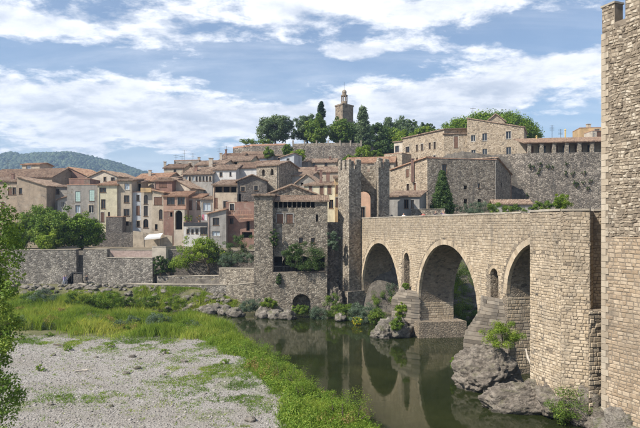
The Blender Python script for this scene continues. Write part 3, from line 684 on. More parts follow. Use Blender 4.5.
def big_merlons():
    u = TU; nin = Vector((-TU.y, TU.x)) * 1.0
    if nin.x < 0: nin = -nin
    s = 0.0
    for w in (0.95, 1.0, 1.0, 1.0):
        m_ = MB(); m_.obox(V3(T0 + u * (s + .005) - nin * .03, ZT), V3(u * w, 0), V3(nin * .7, 0), (0, 0, 1.55)); m_.build('merlon', M['tower_mortar'], tw)
        m2 = MB(); a = T0 + u * s - nin * .03; masonry(m2, a, a + u * w, ZT, ZT + 1.55, (.18, .3), (.2, .45), (.01, .05), None, .03, .03, int(s * 9) + 50); tag(m2.build('merlon_facing', M['tower'], tw), kind='stuff')
        m3 = MB(); m3.obox(V3(T0 + u * (s - .05) - nin * .1, ZT + 1.553), V3(u * (w + .1), 0), V3(nin * .85, 0), (0, 0, .12)); m3.build('merlon_cap', M['coping'], tw)
        s += w + .75
    # low wall between the merlons
    m_ = MB(); m_.obox(V3(T0 - nin * .02, ZT + .003), V3(u * 7.0, 0), V3(nin * .66, 0), (0, 0, .35)); m_.build('parapet', M['tower_mortar'], tw)
    # far side merlons
    v = (T4 - T0).normalized(); vin = Vector((v.y, -v.x))
    for s in (1.9, 3.8):
        m_ = MB(); m_.obox(V3(T0 + v * s, ZT), V3(v * 1.1, 0), V3(vin * .6, 0), (0, 0, 1.55)); m_.build('merlon', M['tower_mortar'], tw)
big_merlons()

# ------------------------------------------------------------------ the gate at the town end
gate = empty('gate_tower', (7, 92, 0), 'crenellated stone gateway with two turrets at the town end of bridge', 'gate tower')
G1 = [XY(338, 92), XY(349, 88.4), XY(361.2, 89.8), XY(360, 95.5), XY(338, 95.5)]
ZG = 21.9
mb = MB(); mb.prism(G1, 0.3, ZG); mb.build('turret_wall', M['gate'], gate)
merlons(gate, G1, ZG + .003, 1.45, .42, M['gate'], .62, .55, faces=[0, 1])
G2 = [XY(374.5, 93), XY(378.5, 89.8), XY(389.5, 91.2), XY(389.5, 96), XY(374.5, 96)]
mb = MB(); mb.prism(G2, 5, ZG + .3); mb.build('turret_wall', M['gate'], gate)
merlons(gate, G2, ZG + .303, 1.4, .42, M['gate'], .62, .55, faces=[0, 1])
# ------------------------------------------------------------------ walls with openings
def facade(mb, p0, p1, z0, z1, ops, depth=0.25):
    p0, p1 = Vector(p0[:2]), Vector(p1[:2]); u = p1 - p0; L = u.length; u /= L; n = Vector((u.y, -u.x))
    def q(s, z, o=0.0): return V3(p0 + u * s + n * o, z)
    xs = sorted({0.0, L, *[o[0] for o in ops], *[o[1] for o in ops]}); zs = sorted({z0, z1, *[o[2] for o in ops], *[o[3] for o in ops]})
    for a, b in zip(xs, xs[1:]):
        for c, d_ in zip(zs, zs[1:]):
            ms, mz = (a + b) / 2, (c + d_) / 2
            if b - a < 1e-5 or d_ - c < 1e-5 or any(o[0] < ms < o[1] and o[2] < mz < o[3] for o in ops): continue
            mb.quad(q(a, c), q(b, c), q(b, d_), q(a, d_))
    for o in ops:
        a, b, c, d_, arch = o[:5]; dp = -(o[5] if len(o) > 5 else depth); top = d_
        if arch:
            r = (b - a) / 2; top = d_ - r; mid = (a + b) / 2; N = 8
            arc = [(mid - r * math.cos(math.pi * k / N), top + r * math.sin(math.pi * k / N)) for k in range(N + 1)]
            for k in range(N):
                cx = a if k < N / 2 else b
                mb.poly([q(cx, d_), q(*arc[k]), q(*arc[k + 1])])
                mb.quad(q(*arc[k]), q(*arc[k], dp), q(*arc[k + 1], dp), q(*arc[k + 1]))
        else: mb.quad(q(a, d_), q(a, d_, dp), q(b, d_, dp), q(b, d_))
        mb.quad(q(a, c), q(a, c, dp), q(a, top, dp), q(a, top)); mb.quad(q(b, c, dp), q(b, c), q(b, top), q(b, top, dp)); mb.quad(q(a, c, dp), q(a, c), q(b, c), q(b, c, dp))

def window(parent, p0, p1, o, style):
    p0, p1 = Vector(p0[:2]), Vector(p1[:2]); u = (p1 - p0).normalized(); n = Vector((u.y, -u.x)); a, b, c, d_ = o[:4]; dp = o[5]
    def q(s, z, k): return V3(p0 + u * s - n * k, z)
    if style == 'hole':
        m_ = MB(); m_.quad(q(a, c, dp - .01), q(b, c, dp - .01), q(b, d_, dp - .01), q(a, d_, dp - .01)); m_.build('opening', M['dark'], parent); return  # near-black panel paints the shade of the room behind
    if style == 'glass' and not o[4] and o[3] - o[2] > 1.05 and random.random() < .22: style = random.choice(('shut', 'shut', 'blind'))
    fm = M['wood_pale'] if style in ('pale', 'blind') else M['wood']
    fr = MB(); t = .07; k = dp - .09
    def bar(s0, s1, za, zb): fr.obox(q(s0, za, k + .06), V3(u * (s1 - s0), 0), V3(n * .06, 0), (0, 0, zb - za))
    bar(a, a + t, c, d_); bar(b - t, b, c, d_); bar(a + t, b - t, c, c + t); bar(a + t, b - t, d_ - t, d_); mid = (a + b) / 2
    if b - a > .7: bar(mid - t / 2, mid + t / 2, c + t, d_ - t)
    fr.obox(q(a - .06, c - .10, -.07), V3(u * (b - a + .12), 0), V3(-n * (dp * .6), 0), (0, 0, .095))
    w_ = fr.build('window', fm, parent)
    if not o[4] and random.random() < .55:
        sr = MB(); t2 = .14
        for s0, s1, za, zb in ((a - t2, a, c, d_), (b, b + t2, c, d_), (a - t2, b + t2, d_, d_ + t2 * 1.3)): sr.obox(q(s0, za, .02), V3(u * (s1 - s0), 0), V3(n * .06, 0), (0, 0, zb - za))
        sr.build('surround', M[random.choice(('palebeige', 'beige', 'coping', 'stucco'))], w_)
    pn = MB(); pn.quad(q(a + .01, c + .01, dp - .02), q(b - .01, c + .01, dp - .02), q(b - .01, d_ - .01, dp - .02), q(a + .01, d_ - .01, dp - .02))
    pn.build('pane', M['glass_pale'] if style == 'blind' else M['glass'], w_)
    sh = {'green': 'shutter_green', 'shut': 'shutter_brown'}.get(style)
    if sh:
        for s0, s1 in ((a + .02, mid - .01), (mid + .01, b - .02)):
            m_ = MB(); m_.obox(q(s0, c + .02, .10), V3(u * (s1 - s0), 0), V3(n * .05, 0), (0, 0, d_ - c - .04))
            nsl = 5
            for i in range(nsl): m_.obox(q(s0 + .05, c + .08 + (d_ - c - .2) * i / nsl, .05), V3(u * (s1 - s0 - .1), 0), V3(n * .02, 0), (0, 0, (d_ - c) / nsl * .6))
            m_.build('shutter', M[sh], w_)

def roof_plane(mb, e0, e1, r1, r0, th=.14, pitch=.28):
    e0, e1, r1, r0 = map(Vector, (e0, e1, r1, r0)); L = max((e1 - e0).length, (r1 - r0).length); H = ((r0 - e0).length + (r1 - e1).length) / 2
    nrm = (e1 - e0).cross(r0 - e0).normalized()
    if nrm.z < 0: nrm = -nrm
    nu = max(2, int(L / pitch)) * 2; nv = max(1, min(14, int(H / .42))); base = len(mb.v)
    for j in range(nv + 1):
        t = j / nv
        for st in ((0, 1) if 0 < j < nv else (0,)):
            lift = 0.0 if (st == 0 and j > 0) else .035
            for i in range(nu + 1):
                w = i / nu; p = (e0.lerp(e1, w)).lerp(r0.lerp(r1, w), t)
                mb.v.append(tuple(p + nrm * ((.075 if i % 2 else 0.0) + lift)))
    rows = [0]; k = 1
    rowinfo = [(0, 0)]
    idx = 1; order = []
    for j in range(nv): 
        lo = 0 if j == 0 else 2 * j; hi = 1 if nv == 1 else 2 * j + 1
        order.append((lo, hi))
    W_ = nu + 1
    for j, (lo, hi) in enumerate(order):
        for i in range(nu):
            a = base + lo * W_ + i; b = base + hi * W_ + i
            u0, u1, v0, v1 = L * i / nu, L * (i + 1) / nu, H * j / nv, H * (j + 1) / nv
            mb.f.append((a, a + 1, b + 1, b)); mb.uv[len(mb.f) - 1] = [(u0, v0 + .01), (u1, v0 + .01), (u1, v1 - .01), (u0, v1 - .01)]
        if j:
            for i in range(nu):
                a = base + (lo - 1) * W_ + i; b = base + lo * W_ + i; mb.f.append((a, a + 1, b + 1, b)); mb.uv[len(mb.f) - 1] = [(L * i / nu, H * j / nv)] * 4
    d_ = nrm * -th; q = [e0, e1, r1, r0]
    mb.poly([q[3] + d_, q[2] + d_, q[1] + d_, q[0] + d_], [(0, 0)] * 4)
    for k in range(4): a, b = q[k], q[(k + 1) % 4]; mb.poly([a + d_, b + d_, b + nrm * .05, a + nrm * .05], [(0, 0), ((b - a).length, 0), ((b - a).length, .1), (0, .1)])

def on_plane(px, p0, p1):
    """distance along the wall line p0 -> p1 at which photo column px meets it, and the depth there"""
    u = (p1 - p0).normalized(); k = (px - CX) / F; s = (k * p0.y - p0.x) / (u.x - k * u.y); return s, p0.y + u.y * s
def get_ops(wins, p0, p1):
    out = []
    for w in wins:
        px, py, wm, hm, st = w[:5]; arch = len(w) > 5 and w[5]; s, D = on_plane(px, p0, p1); z = ZY(py, D); L = (p1 - p0).length
        a, b = max(.06, s - wm / 2), min(L - .06, s + wm / 2)
        if b - a < .15: continue
        out.append((a, b, z - hm / 2, z + hm / 2, arch, 1.0 if st == 'hole' else .24, st))
    return out

def house(name, label, a, b, ytop, depth, roof, rise, wall, wins=(), rwins=(), lwins=(), tile='tile_a', cat='house', group=None, zb=None, chim=(), ants=(), over=.35, extra=None):
    A, B = XY(*a), XY(*b); u = (B - A).normalized(); n = Vector((u.y, -u.x)); B2 = B - n * depth; A2 = A - n * depth
    h = ZY(ytop, A.y); zb = zb if zb is not None else min(terrain(*p) for p in (A, B, B2, A2)) - .6
    root = empty(name, V3((A + B) / 2, zb), label, cat, group)
    hA = hB = hB2 = hA2 = h
    if roof == 'shedF': hA2 = hB2 = h + rise
    elif roof == 'shedB': hA2 = hB2 = h - rise
    elif roof == 'shedR': hB = hB2 = h - rise
    elif roof == 'shedL': hB = hB2 = h + rise
    hm = min(hA, hB, hB2, hA2); mb = MB(); C = [A, B, B2, A2]; Hs = [hA, hB, hB2, hA2]; W_ = (B - A).length
    sides = [wins, rwins, (), lwins]
    for k in range(4):
        p, q = C[k], C[(k + 1) % 4]; ops = get_ops(sides[k], p, q)
        ops = [o for o in ops if o[3] < hm - .02 and o[2] > zb]
        facade(mb, p, q, zb, hm, ops)
        if Hs[k] > hm + .01 or Hs[(k + 1) % 4] > hm + .01: mb.poly([V3(p, hm), V3(q, hm), V3(q, Hs[(k + 1) % 4]), V3(p, Hs[k])])
        for o in ops: window(root, p, q, o, o[6])
    rf = MB(); ov = over
    if roof in ('front', 'side'):
        if roof == 'front':
            m1, m2 = (A + A2) / 2, (B + B2) / 2
            mb.poly([V3(B, h), V3(B2, h), V3(m2, h + rise)]); mb.poly([V3(A2, h), V3(A, h), V3(m1, h + rise)])
            sl = rise / (depth / 2); dz = ov * sl; g = .06
            for (x, y, sg) in ((A, B, 1), (B2, A2, -1)):
                e0 = V3(x + n * ov * sg - u * ov * sg, h - dz + g); e1 = V3(y + n * ov * sg + u * ov * sg, h - dz + g)
                r0 = V3((m1 if sg > 0 else m2) - u * ov * sg, h + rise + g); r1 = V3((m2 if sg > 0 else m1) + u * ov * sg, h + rise + g)
                roof_plane(rf, e0, e1, r1, r0)
        else:
            m1, m2 = (A + B) / 2, (A2 + B2) / 2
            mb.poly([V3(A, h), V3(B, h), V3(m1, h + rise)]); mb.poly([V3(B2, h), V3(A2, h), V3(m2, h + rise)])
            sl = rise / (W_ / 2); dz = ov * sl; g = .06
            roof_plane(rf, V3(A2 - u * ov - n * ov, h - dz + g), V3(A - u * ov + n * ov, h - dz + g), V3(m1 + n * ov, h + rise + g), V3(m2 - n * ov, h + rise + g))
            roof_plane(rf, V3(B + u * ov + n * ov, h - dz + g), V3(B2 + u * ov - n * ov, h - dz + g), V3(m2 - n * ov, h + rise + g), V3(m1 + n * ov, h + rise + g))
    elif roof == 'flat':
        mb.poly([V3(p, h - .25) for p in C])
        for k in range(4):
            p, q = C[k], C[(k + 1) % 4]; d1 = (q - p).normalized(); nn = Vector((d1.y, -d1.x)); rf.obox(V3(p + nn * .06, h + .003 + .001 * k), V3(q - p, 0), V3(-nn * .35, 0), (0, 0, .12))
    else:
        g = .06
        lowk = {'shedF': (0, 1, 2, 3), 'shedB': (2, 3, 0, 1), 'shedR': (1, 2, 3, 0), 'shedL': (3, 0, 1, 2)}[roof]
        q = [V3(C[k], Hs[k] + g) for k in lowk]; along = (q[1] - q[0]).normalized(); up = (q[3] - q[0]).normalized()
        roof_plane(rf, q[0] - along * ov - up * ov, q[1] + along * ov - up * ov, q[2] + along * ov + up * .1, q[3] - along * ov + up * .1)
    mb.build('wall', M[wall], root)
    if cat == 'house' and W_ > 3 and random.random() < .6:
        s_ = W_ - .25 if random.random() < .6 else .25; hp = hB if s_ > 1 else hA; q_ = A + u * s_ + n * .09; m_ = MB(); m_.tube([V3(q_, zb), V3(q_, hp - .25), V3(q_ + n * .2, hp - .05)], .055, 6); m_.build('drainpipe', M[random.choice(('coping_red', 'iron', 'stucco'))], root)
    ro = rf.build('roof', M[tile] if roof != 'flat' else M['coping_red'], root)
    for (px, py, D, wd, ht) in chim:
        c = P(px, py, D); m_ = MB(); m_.box((c.x, c.y, c.z - ht / 2 - .5), wd, wd, ht + 1.0); m_.box((c.x, c.y, c.z + .06), wd + .2, wd + .2, .12); m_.build('chimney', M['palebeige'] if random.random() < .5 else M['redbrown'], ro)
    for (px, py, D, ht) in ants:
        c = P(px, py, D); m_ = MB(); m_.tube([c - Vector((0, 0, ht + .8)), c], .035, 5); m_.tube([c + Vector((-.7, 0, -.25)), c + Vector((.7, 0, -.25))], .03, 4)
        for k in (-.6, -.3, 0, .3, .6): m_.tube([c + Vector((k, -.35, -.25)), c + Vector((k, .35, -.25))], .02, 4)
        m_.tube([c + Vector((-.5, 0, -.9)), c + Vector((.5, 0, -.9))], .03, 4); m_.build('antenna', M['iron'], ro)
    return root, A, B, u, n, zb, h

def wall_thing(name, label, pts, ztops, zb, th, mat, cat='wall', cop=None, cop_h=.12, group=None):
    """free-standing or retaining wall along a plan polyline; ztops per point"""
    root = empty(name, V3((pts[0] + pts[-1]) / 2, zb), label, cat, group); mb = MB(); cp = MB()
    for k in range(len(pts) - 1):
        p, q = pts[k], pts[k + 1]; u = (q - p).normalized(); n = Vector((u.y, -u.x)); z0, z1 = ztops[k], ztops[k + 1]
        ns = max(1, int((q - p).length / 1.6)); top = []
        for i in range(ns + 1): top.append(z0 + (z1 - z0) * i / ns)
        for i in range(ns):
            a, b = p.lerp(q, i / ns), p.lerp(q, (i + 1) / ns)
            mb.quad(V3(a, zb), V3(b, zb), V3(b, top[i + 1]), V3(a, top[i])); mb.quad(V3(b - n * th, zb), V3(a - n * th, zb), V3(a - n * th, top[i]), V3(b - n * th, top[i + 1]))
            mb.quad(V3(a, top[i]), V3(b, top[i + 1]), V3(b - n * th, top[i + 1]), V3(a - n * th, top[i]))
            if cop:
                m_ = MB(); j = random.uniform(-.015, .015); m_.obox(V3(a + n * (.05 + j) + u * .01, top[i] + .003), V3(b - a - u * .02, top[i + 1] - top[i]), V3(-n * (th + .1), 0), (0, 0, cop_h)); m_.build('coping_stone', M[cop], root)
        if k == 0: mb.quad(V3(p - n * th, zb), V3(p, zb), V3(p, z0), V3(p - n * th, z0))
        if k == len(pts) - 2: mb.quad(V3(q, zb), V3(q - n * th, zb), V3(q - n * th, z1), V3(q, z1))
    mb.build('wall_body', M[mat], root); return root

# gate passage wall between the turrets, with its tall arched opening
ga, gb = XY(352, 93.2), XY(377, 93.2)
mb = MB(); s0, D = on_plane(357.5, ga, gb); s1, _ = on_plane(371.3, ga, gb)
facade(mb, ga, gb, 5, ZG - .1, [(s0, s1, ZD - .1, ZY(191, 93.2), True, 1.6)])
mb.quad(V3(gb, 5), V3(gb + Vector((0, 1.6)), 5), V3(gb + Vector((0, 1.6)), ZG - .1), V3(gb, ZG - .1)); mb.quad(V3(ga, ZG - .1), V3(gb, ZG - .1), V3(gb + Vector((0, 1.6)), ZG - .1), V3(ga + Vector((0, 1.6)), ZG - .1))
mb.build('gate_wall', M['gate'], gate)
merlons(gate, [ga + (gb - ga) * .38, gb - (gb - ga) * .04, gb + Vector((0, 3)), ga + Vector((0, 3))], ZG - .097, 1.3, .5, M['gate'], .62, .45, faces=[0])
# weathered footing of the left turret
mb = MB(); c = (Vector(G1[0]) + Vector(G1[1]) + Vector(G1[2])) / 3
mb.prism([(G1[0][0] - .5, G1[0][1]), (G1[1][0] - .2, G1[1][1] - .7), (G1[2][0] + .4, G1[2][1] - .3), (G1[2][0] + .4, 94), (G1[0][0] - .5, 94)], -.5, 3.2); mb.build('turret_footing', M['gate'], gate)

# ------------------------------------------------------------------ gatehouse by the river
g_, A, B, u, n, zb, h = house('gatehouse', 'rubble stone gatehouse with a row of loggia openings under a tiled eave', (272.5, 89), (327.5, 89), 201, 8, 'shedF', 1.2, 'rubble',
    [(276 + 4.6 * i, 204.6, .58, .95, 'hole') for i in range(9)] + [(280, 218.4, 1.0, 1.35, 'shut'), (289.6, 218.4, 1.0, 1.35, 'shut'), (317, 218, .3, 1.1, 'hole'), (301, 240.5, .7, .9, 'glass'), (313, 240.5, .6, .8, 'glass'),
     (279, 264, 1.6, 2.3, 'hole'), (290, 264, 2.4, 2.4, 'hole', True), (304, 264, 2.6, 2.4, 'hole', True), (317, 264, 2.4, 2.3, 'hole')], tile='tile_a', zb=0.3, cat='gatehouse')
house('stone_tower_house', 'narrow rubble stone tower house beside the loggia, thin tiled cap', (254, 88.2), (272.7, 88.2), 195, 8, 'shedF', .5, 'rubble', [], tile='tile_a', zb=0.3, lwins=())
house('gable_house', 'stone gable with small dark window rising behind the loggia roof', (266, 97.5), (318, 97.5), 194.5, 6, 'side', 1.7, 'rubble', [(292, 191.8, .5, .7, 'hole')], zb=9)
# terrace base in front with the tunnel mouth
tb = empty('riverside_terrace', (-4, 87, 0), 'rubble terrace base with arched tunnel mouth at the waterline below gatehouse', 'terrace')
p, q = XY(272.6, 87), XY(327, 87); s0, D = on_plane(292.5, p, q); s1, _ = on_plane(310.5, p, q)
mb = MB(); facade(mb, p, q, -.6, 6.1, [(s0, s1, -.5, ZY(294, 87), True, 2.2)]); mb.quad(V3(p, 6.1), V3(q, 6.1), V3(q + Vector((0, 2.2)), 6.1), V3(p + Vector((0, 2.2)), 6.1))
mb.quad(V3(p + Vector((0, 2)), -.6), V3(p, -.6), V3(p, 6.1), V3(p + Vector((0, 2)), 6.1)); mb.build('base_wall', M['rubble'], tb)
mb = MB(); mb.quad(V3(p + Vector((s0, 2.15)), -.6), V3(p + Vector((s1, 2.15)), -.6), V3(p + Vector((s1, 2.15)), 3.2), V3(p + Vector((s0, 2.15)), 3.2)); mb.build('tunnel_shade_sheet', M['dark'], tb)  # black sheet in place of the shade deeper in the tunnel
cc, rr = (s0 + s1) / 2, (s1 - s0) / 2; zs = ZY(294, 87) - rr
for i in range(11):
    a0, a1 = math.pi * (1 - i / 11), math.pi * (1 - (i + 1) / 11); m_ = MB()
    f4 = [V3(p + Vector((cc + r_ * math.cos(a_), -.05)), zs + r_ * math.sin(a_)) for a_, r_ in ((a0 - .01, rr), (a1 + .01, rr), (a1 + .01, rr + .35), (a0 - .01, rr + .35))]
    b4 = [k + Vector((0, .3, 0)) for k in f4]; m_.poly(f4)
    for k in range(4): m_.quad(f4[k], b4[k], b4[(k + 1) % 4], f4[(k + 1) % 4])
    m_.build('voussoir', M['gate'], tb)
rl = MB()
for i in range(40): rl.box((p.x + .2 + i * .205, 87.12, 6.6), .03, .03, 1.0)
rl.box((p.x + 4.1, 87.12, 7.1), 8.0, .05, .05); tag(rl.build('railing', M['iron'], tb), kind='stuff')

# ------------------------------------------------------------------ the town, front row (left to right)
H = house
H('village_house', 'brown plastered house with dark paired windows at the far end of the row', (-30, 127), (17, 126), 181.5, 10, 'front', 1.2, 'tan', [(10, 191, .9, 1.6, 'glass'), (14.3, 191, .8, 1.6, 'glass'), (3, 205, .9, 1.4, 'glass'), (-6, 191, .9, 1.4, 'glass')])
H('village_house', 'broad tan house with a tiled roof falling towards the grey recessed house', (17, 125), (46.5, 124.5), 176.5, 12, 'shedR', 2.0, 'tan', [(20.5, 182.8, .7, 1.1, 'glass'), (20.5, 191, .7, 1.3, 'glass')], chim=[(13, 174, 128, .5, 1)])
H('village_house', 'wide weathered roof house behind the tan one, below the belvedere', (-14, 140), (52, 137), 178, 12, 'front', 2.6, 'tan', [], tile='tile_c', ants=[(8, 160, 142, 2)])
H('belvedere', 'small square cream belvedere tower with low tiled roof', (22, 146), (39.6, 145), 164.5, 5, 'front', .5, 'beige', [(28.5, 168.5, 1.4, 1.7, 'blind')], rwins=[], tile='tile_b', cat='tower')
H('village_house', 'small grey recessed house with one dark window between tan and stained houses', (46.5, 128), (67.5, 128), 186.5, 8, 'shedF', .8, 'grey', [(57.7, 191.5, .8, 1.2, 'glass')])
H('annex', 'low lean-to annex with a pale sloping roof below recessed house', (57.5, 126), (67.3, 126), 199.5, 2.4, 'shedL', .7, 'stucco', [(62.5, 204.5, .7, 1.1, 'pale')], tile='tile_c', cat='annex')
H('village_house', 'stained grey house with two tall pale green shuttered windows', (67, 125), (97.6, 124.6), 185, 9, 'flat', 0, 'grey', [(77.8, 196.5, 1.1, 2.2, 'green'), (91.9, 195.5, 1.1, 2.4, 'green'), (77.8, 209, 1.1, 1.7, 'glass'), (91.2, 209, 1.1, 1.7, 'pale')])
H('roof_room', 'plain plaster roof room set back above the green shuttered house', (69, 129), (90, 129), 179, 6, 'flat', 0, 'redbrown', [], cat='roof room', zb=18)
H('village_house', 'red brown gabled house with dark attic behind the green shuttered house', (52, 146), (87, 143), 176.5, 8, 'side', 2.2, 'redbrown', [(82, 172.5, .8, 1.0, 'hole'), (76, 176.5, 1.2, 1, 'glass')], tile='tile_b')
H('village_house', 'cream house with broad low gable and tiny attic window', (88.5, 139), (118, 137), 177, 9, 'side', 1.5, 'palebeige', [(105, 179, .8, 1.0, 'glass'), (113, 179.5, 1.0, 1.0, 'glass')], tile='tile_a')
H('village_house', 'narrow yellow cream house with four uneven dark windows', (97.8, 124), (117, 124), 184.8, 8, 'shedF', 1.3, 'cream', [(103, 190, 1.4, 1.0, 'glass'), (103.3, 204, .95, 2.0, 'glass'), (102.4, 217, .7, 2.0, 'glass'), (109, 214.2, .45, 1.0, 'glass')], tile='tile_b')
H('village_house', 'brown stone house with a pale blue top window beside the cream house', (117, 124.4), (131.6, 124.4), 180.3, 9, 'shedF', 1.0, 'beige', [(127, 186.5, 1.1, 1.4, 'blind'), (126.6, 199, 1.2, 1.6, 'glass'), (126.6, 212.5, 1.2, 1.5, 'glass'), (126.8, 223.4, .8, .9, 'glass')])
H('annex', 'ruined rubble stone box in front of the cream house foot', (106, 121.6), (122.5, 121.6), 217, 2.2, 'flat', 0, 'wall_dark', [], cat='annex')
H('village_house', 'slim bluish white house under an open roof terrace', (131.8, 125), (141, 125), 192.3, 8, 'flat', 0, 'bluewhite', [(138, 197.8, .7, 1.3, 'glass'), (138, 210.3, .8, 2.0, 'shut'), (138.3, 224, .7, 1.3, 'glass')])
H('roof_loggia', 'open dark roof loggia above the bluish white house', (131.9, 128.5), (141.5, 128.5), 182.2, 5, 'shedF', .7, 'beige', [(134.3, 187.2, .9, 1.6, 'hole'), (138.6, 187.2, 1.0, 1.6, 'hole')], zb=17, cat='loggia')
hh = H('village_house', 'slim pale house with arched windows and ochre balcony band', (141, 124.2), (152.3, 124.2), 188.5, 8, 'flat', 0, 'palebeige', [(145.8, 199.4, .9, 2.0, 'glass', True), (145.8, 211, .9, 2.2, 'glass'), (145.8, 223.4, 1.1, 1.9, 'glass', True)])
mb = MB(); a_, b_ = XY(141.2, 123.9), XY(152, 123.9); mb.obox(V3(a_, ZY(192.3, 124)), V3(b_ - a_, 0), (0, -.5, 0), (0, 0, .9)); mb.build('balcony', M['ochre'], hh[0])
H('village_house', 'house with a broad orange tiled roof behind the slim pair', (130, 136), (163, 133), 181.5, 10, 'front', 2.2, 'beige', [(140, 184, 1, 1, 'glass')], tile='tile_b', chim=[(150, 170.5, 138, .6, 1.0)])
H('village_house', 'dark red topped house with one wide attic window', (154, 129.5), (172, 129), 181, 6, 'shedF', .9, 'redbrown', [(163, 184.5, 1.8, 1.2, 'glass')], tile='tile_c')
H('village_house', 'beige stone house under the falling roof edge, wide upper window', (152.3, 123.6), (163.4, 123.4), 190, 8, 'shedR', .5, 'beige', [(158, 200.8, 1.8, 1.7, 'shut'), (160.7, 214.5, .8, 2.2, 'glass', True), (156.2, 227, .6, 1.2, 'glass')], tile='tile_b')
H('village_house', 'salmon pink house with a pair of dark double windows', (163.4, 123), (186.8, 123), 196, 8, 'shedF', 1.5, 'pink', [(170.8, 201, 1.7, 1.6, 'glass'), (181.2, 201, 1.5, 1.6, 'glass')], tile='tile_b')
H('stone_tower_house', 'rough brown stone tower stub below the salmon house', (163.6, 121.4), (173.6, 121.4), 211.5, 2.0, 'flat', 0, 'redbrown', [(171.2, 214.5, .5, .9, 'hole')])
po = H('porch', 'white arched porch below the salmon house', (173.8, 120.4), (184.6, 120.4), 209.5, 2.4, 'flat', 0, 'palebeige', [(178.6, 220, 1.5, 4.0, 'hole', True)], cat='porch')
H('village_house', 'pinkish house with two brown door windows beside the salmon one', (186.8, 125), (201, 125), 197.5, 8, 'shedF', 1.2, 'pinkcream', [(190.5, 205, .7, 2.0, 'shut'), (198.5, 205, .7, 2.0, 'shut')], tile='tile_b')
H('village_house', 'grey plaster house with large pale window', (200.8, 124), (213.2, 124), 199, 8, 'shedF', 1.0, 'stucco', [(206.7, 206.5, 1.7, 1.8, 'blind')])
H('village_house', 'tall house with a shaded loggia under its stepped tiled roof', (213, 123.4), (237.2, 122.8), 184.8, 8, 'shedF', 1.6, 'beige', [(218.5, 189.5, 1.8, 1.3, 'hole'), (226, 189.5, 1.8, 1.3, 'hole'), (233, 189.5, 1.6, 1.3, 'hole'), (216, 203, .8, 2.2, 'shut'), (225.4, 204.5, .9, 1.4, 'glass')])
H('village_house', 'dark rubble house with bowed roofline and deep openings', (237.2, 122.4), (267, 123.5), 180.5, 10, 'side', 1.3, 'wall_dark', [(238.8, 199, .9, 2.2, 'hole'), (246, 206, 1.6, 2.3, 'hole', True), (243, 189, .8, 1.0, 'glass'), (256, 188, .8, 1.0, 'glass')], tile='tile_a')
H('village_house', 'small grey house with sloping tile edge and green framed window', (207.8, 117), (226.2, 117), 213.6, 6, 'shedL', .9, 'stucco', [(216, 221.5, 1.3, 1.5, 'glass'), (216, 233.5, 1.6, 1.0, 'blind')], tile='tile_b')
rh = H('village_house', 'brick red house with rusty balconies beside the dark rubble house', (226.2, 119), (254.2, 118), 202.5, 6, 'flat', 0, 'redbrown', [(231.5, 221, .9, 1.2, 'glass'), (248, 226, .7, 1.9, 'hole'), (247, 235, 2.2, 1.2, 'hole'), (232, 207.5, .9, 1.5, 'glass')])
for y_, x0, x1 in ((213, 227, 253), (216.5, 240, 254)):
    mb = MB(); a_, b_ = XY(x0, 117.9), XY(x1, 117.4); mb.obox(V3(a_, ZY(y_ + 2.4, 118)), V3(b_ - a_, 0), (0, -.7, 0), (0, 0, .12))
    for i in range(16):
        q_ = a_.lerp(b_, i / 15); mb.box((q_.x, q_.y - .65, ZY(y_, 118) + .0), .05, .05, .9)
    mb.obox(V3(a_ + Vector((0, -.68)), ZY(y_, 118) + .42), V3(b_ - a_, 0), (0, .06, 0), (0, 0, .06)); mb.build('balcony', M['coping_red'], rh[0])
# planted roof terrace between the porch and the grey house
pt = H('terrace_house', 'low white house with a planted roof terrace and dark railing', (183.6, 119.4), (208.2, 119.2), 222.8, 4, 'flat', 0, 'white', [(188, 231.5, .5, .9, 'glass'), (192.5, 231.5, .5, .9, 'glass'), (197, 231.5, .5, .9, 'glass'), (203.5, 231, 1.4, 1.6, 'glass')])
mb = MB(); a_, b_ = XY(183.4, 118.8), XY(208, 118.6); mb.obox(V3(a_, ZY(226.5, 119)), V3(b_ - a_, 0), (0, .08, 0), (0, 0, .85)); mb.build('railing', M['iron'], pt[0])

H('village_house', 'beige house beyond the brown end house of the row', (-72, 129), (-30.5, 128), 184, 10, 'front', 1.5, 'beige', [(-60, 192, .9, 1.5, 'glass'), (-46, 192, .9, 1.5, 'glass'), (-60, 206, .9, 1.5, 'shut'), (-46, 206, .9, 1.5, 'glass')])
H('village_house', 'grey plaster house last in the row beyond the beige one', (-116, 131), (-72.5, 130), 189, 10, 'front', 1.7, 'stucco', [(-104, 197, .9, 1.5, 'glass'), (-86, 197, .9, 1.5, 'shut'), (-104, 211, .9, 1.5, 'glass')])
# second and third rows
H('village_house', 'pale house end with its roof falling steeply beside the window row', (172, 131.5), (191, 130.5), 177.5, 7, 'shedR', 2.4, 'palebeige', [(183, 189, .8, 1.0, 'hole')], tile='tile_a')
H('village_house', 'low house with dark wide loggia window behind dark red top', (158.5, 133), (172, 132.5), 178.3, 6, 'shedF', .8, 'beige', [(163.5, 183.5, 1.8, 1.5, 'hole')])
H('village_house', 'grey house with a row of eight small attic windows', (183, 139), (212.5, 137), 174.3, 9, 'front', 2.0, 'stucco', [(186.5 + 3.4 * i, 178.7, .5, 1.1, 'glass') for i in range(8)] + [(198, 189.5, .9, 1.0, 'glass'), (188, 190, .8, 1, 'glass')], chim=[(196, 166.5, 140, .6, 1.2)])
H('village_house', 'whitewashed house with two small windows under a tiled roof', (212.8, 138), (236, 137), 169.8, 8, 'front', 1.5, 'white', [(221, 174.5, .55, 1.0, 'glass'), (230.5, 174, .5, .9, 'glass')])
H('village_house', 'whitish house with blue chimney pipe beside the arched window tower', (235, 140), (257, 139), 168, 8, 'front', 1.7, 'white', [], tile='tile_c')
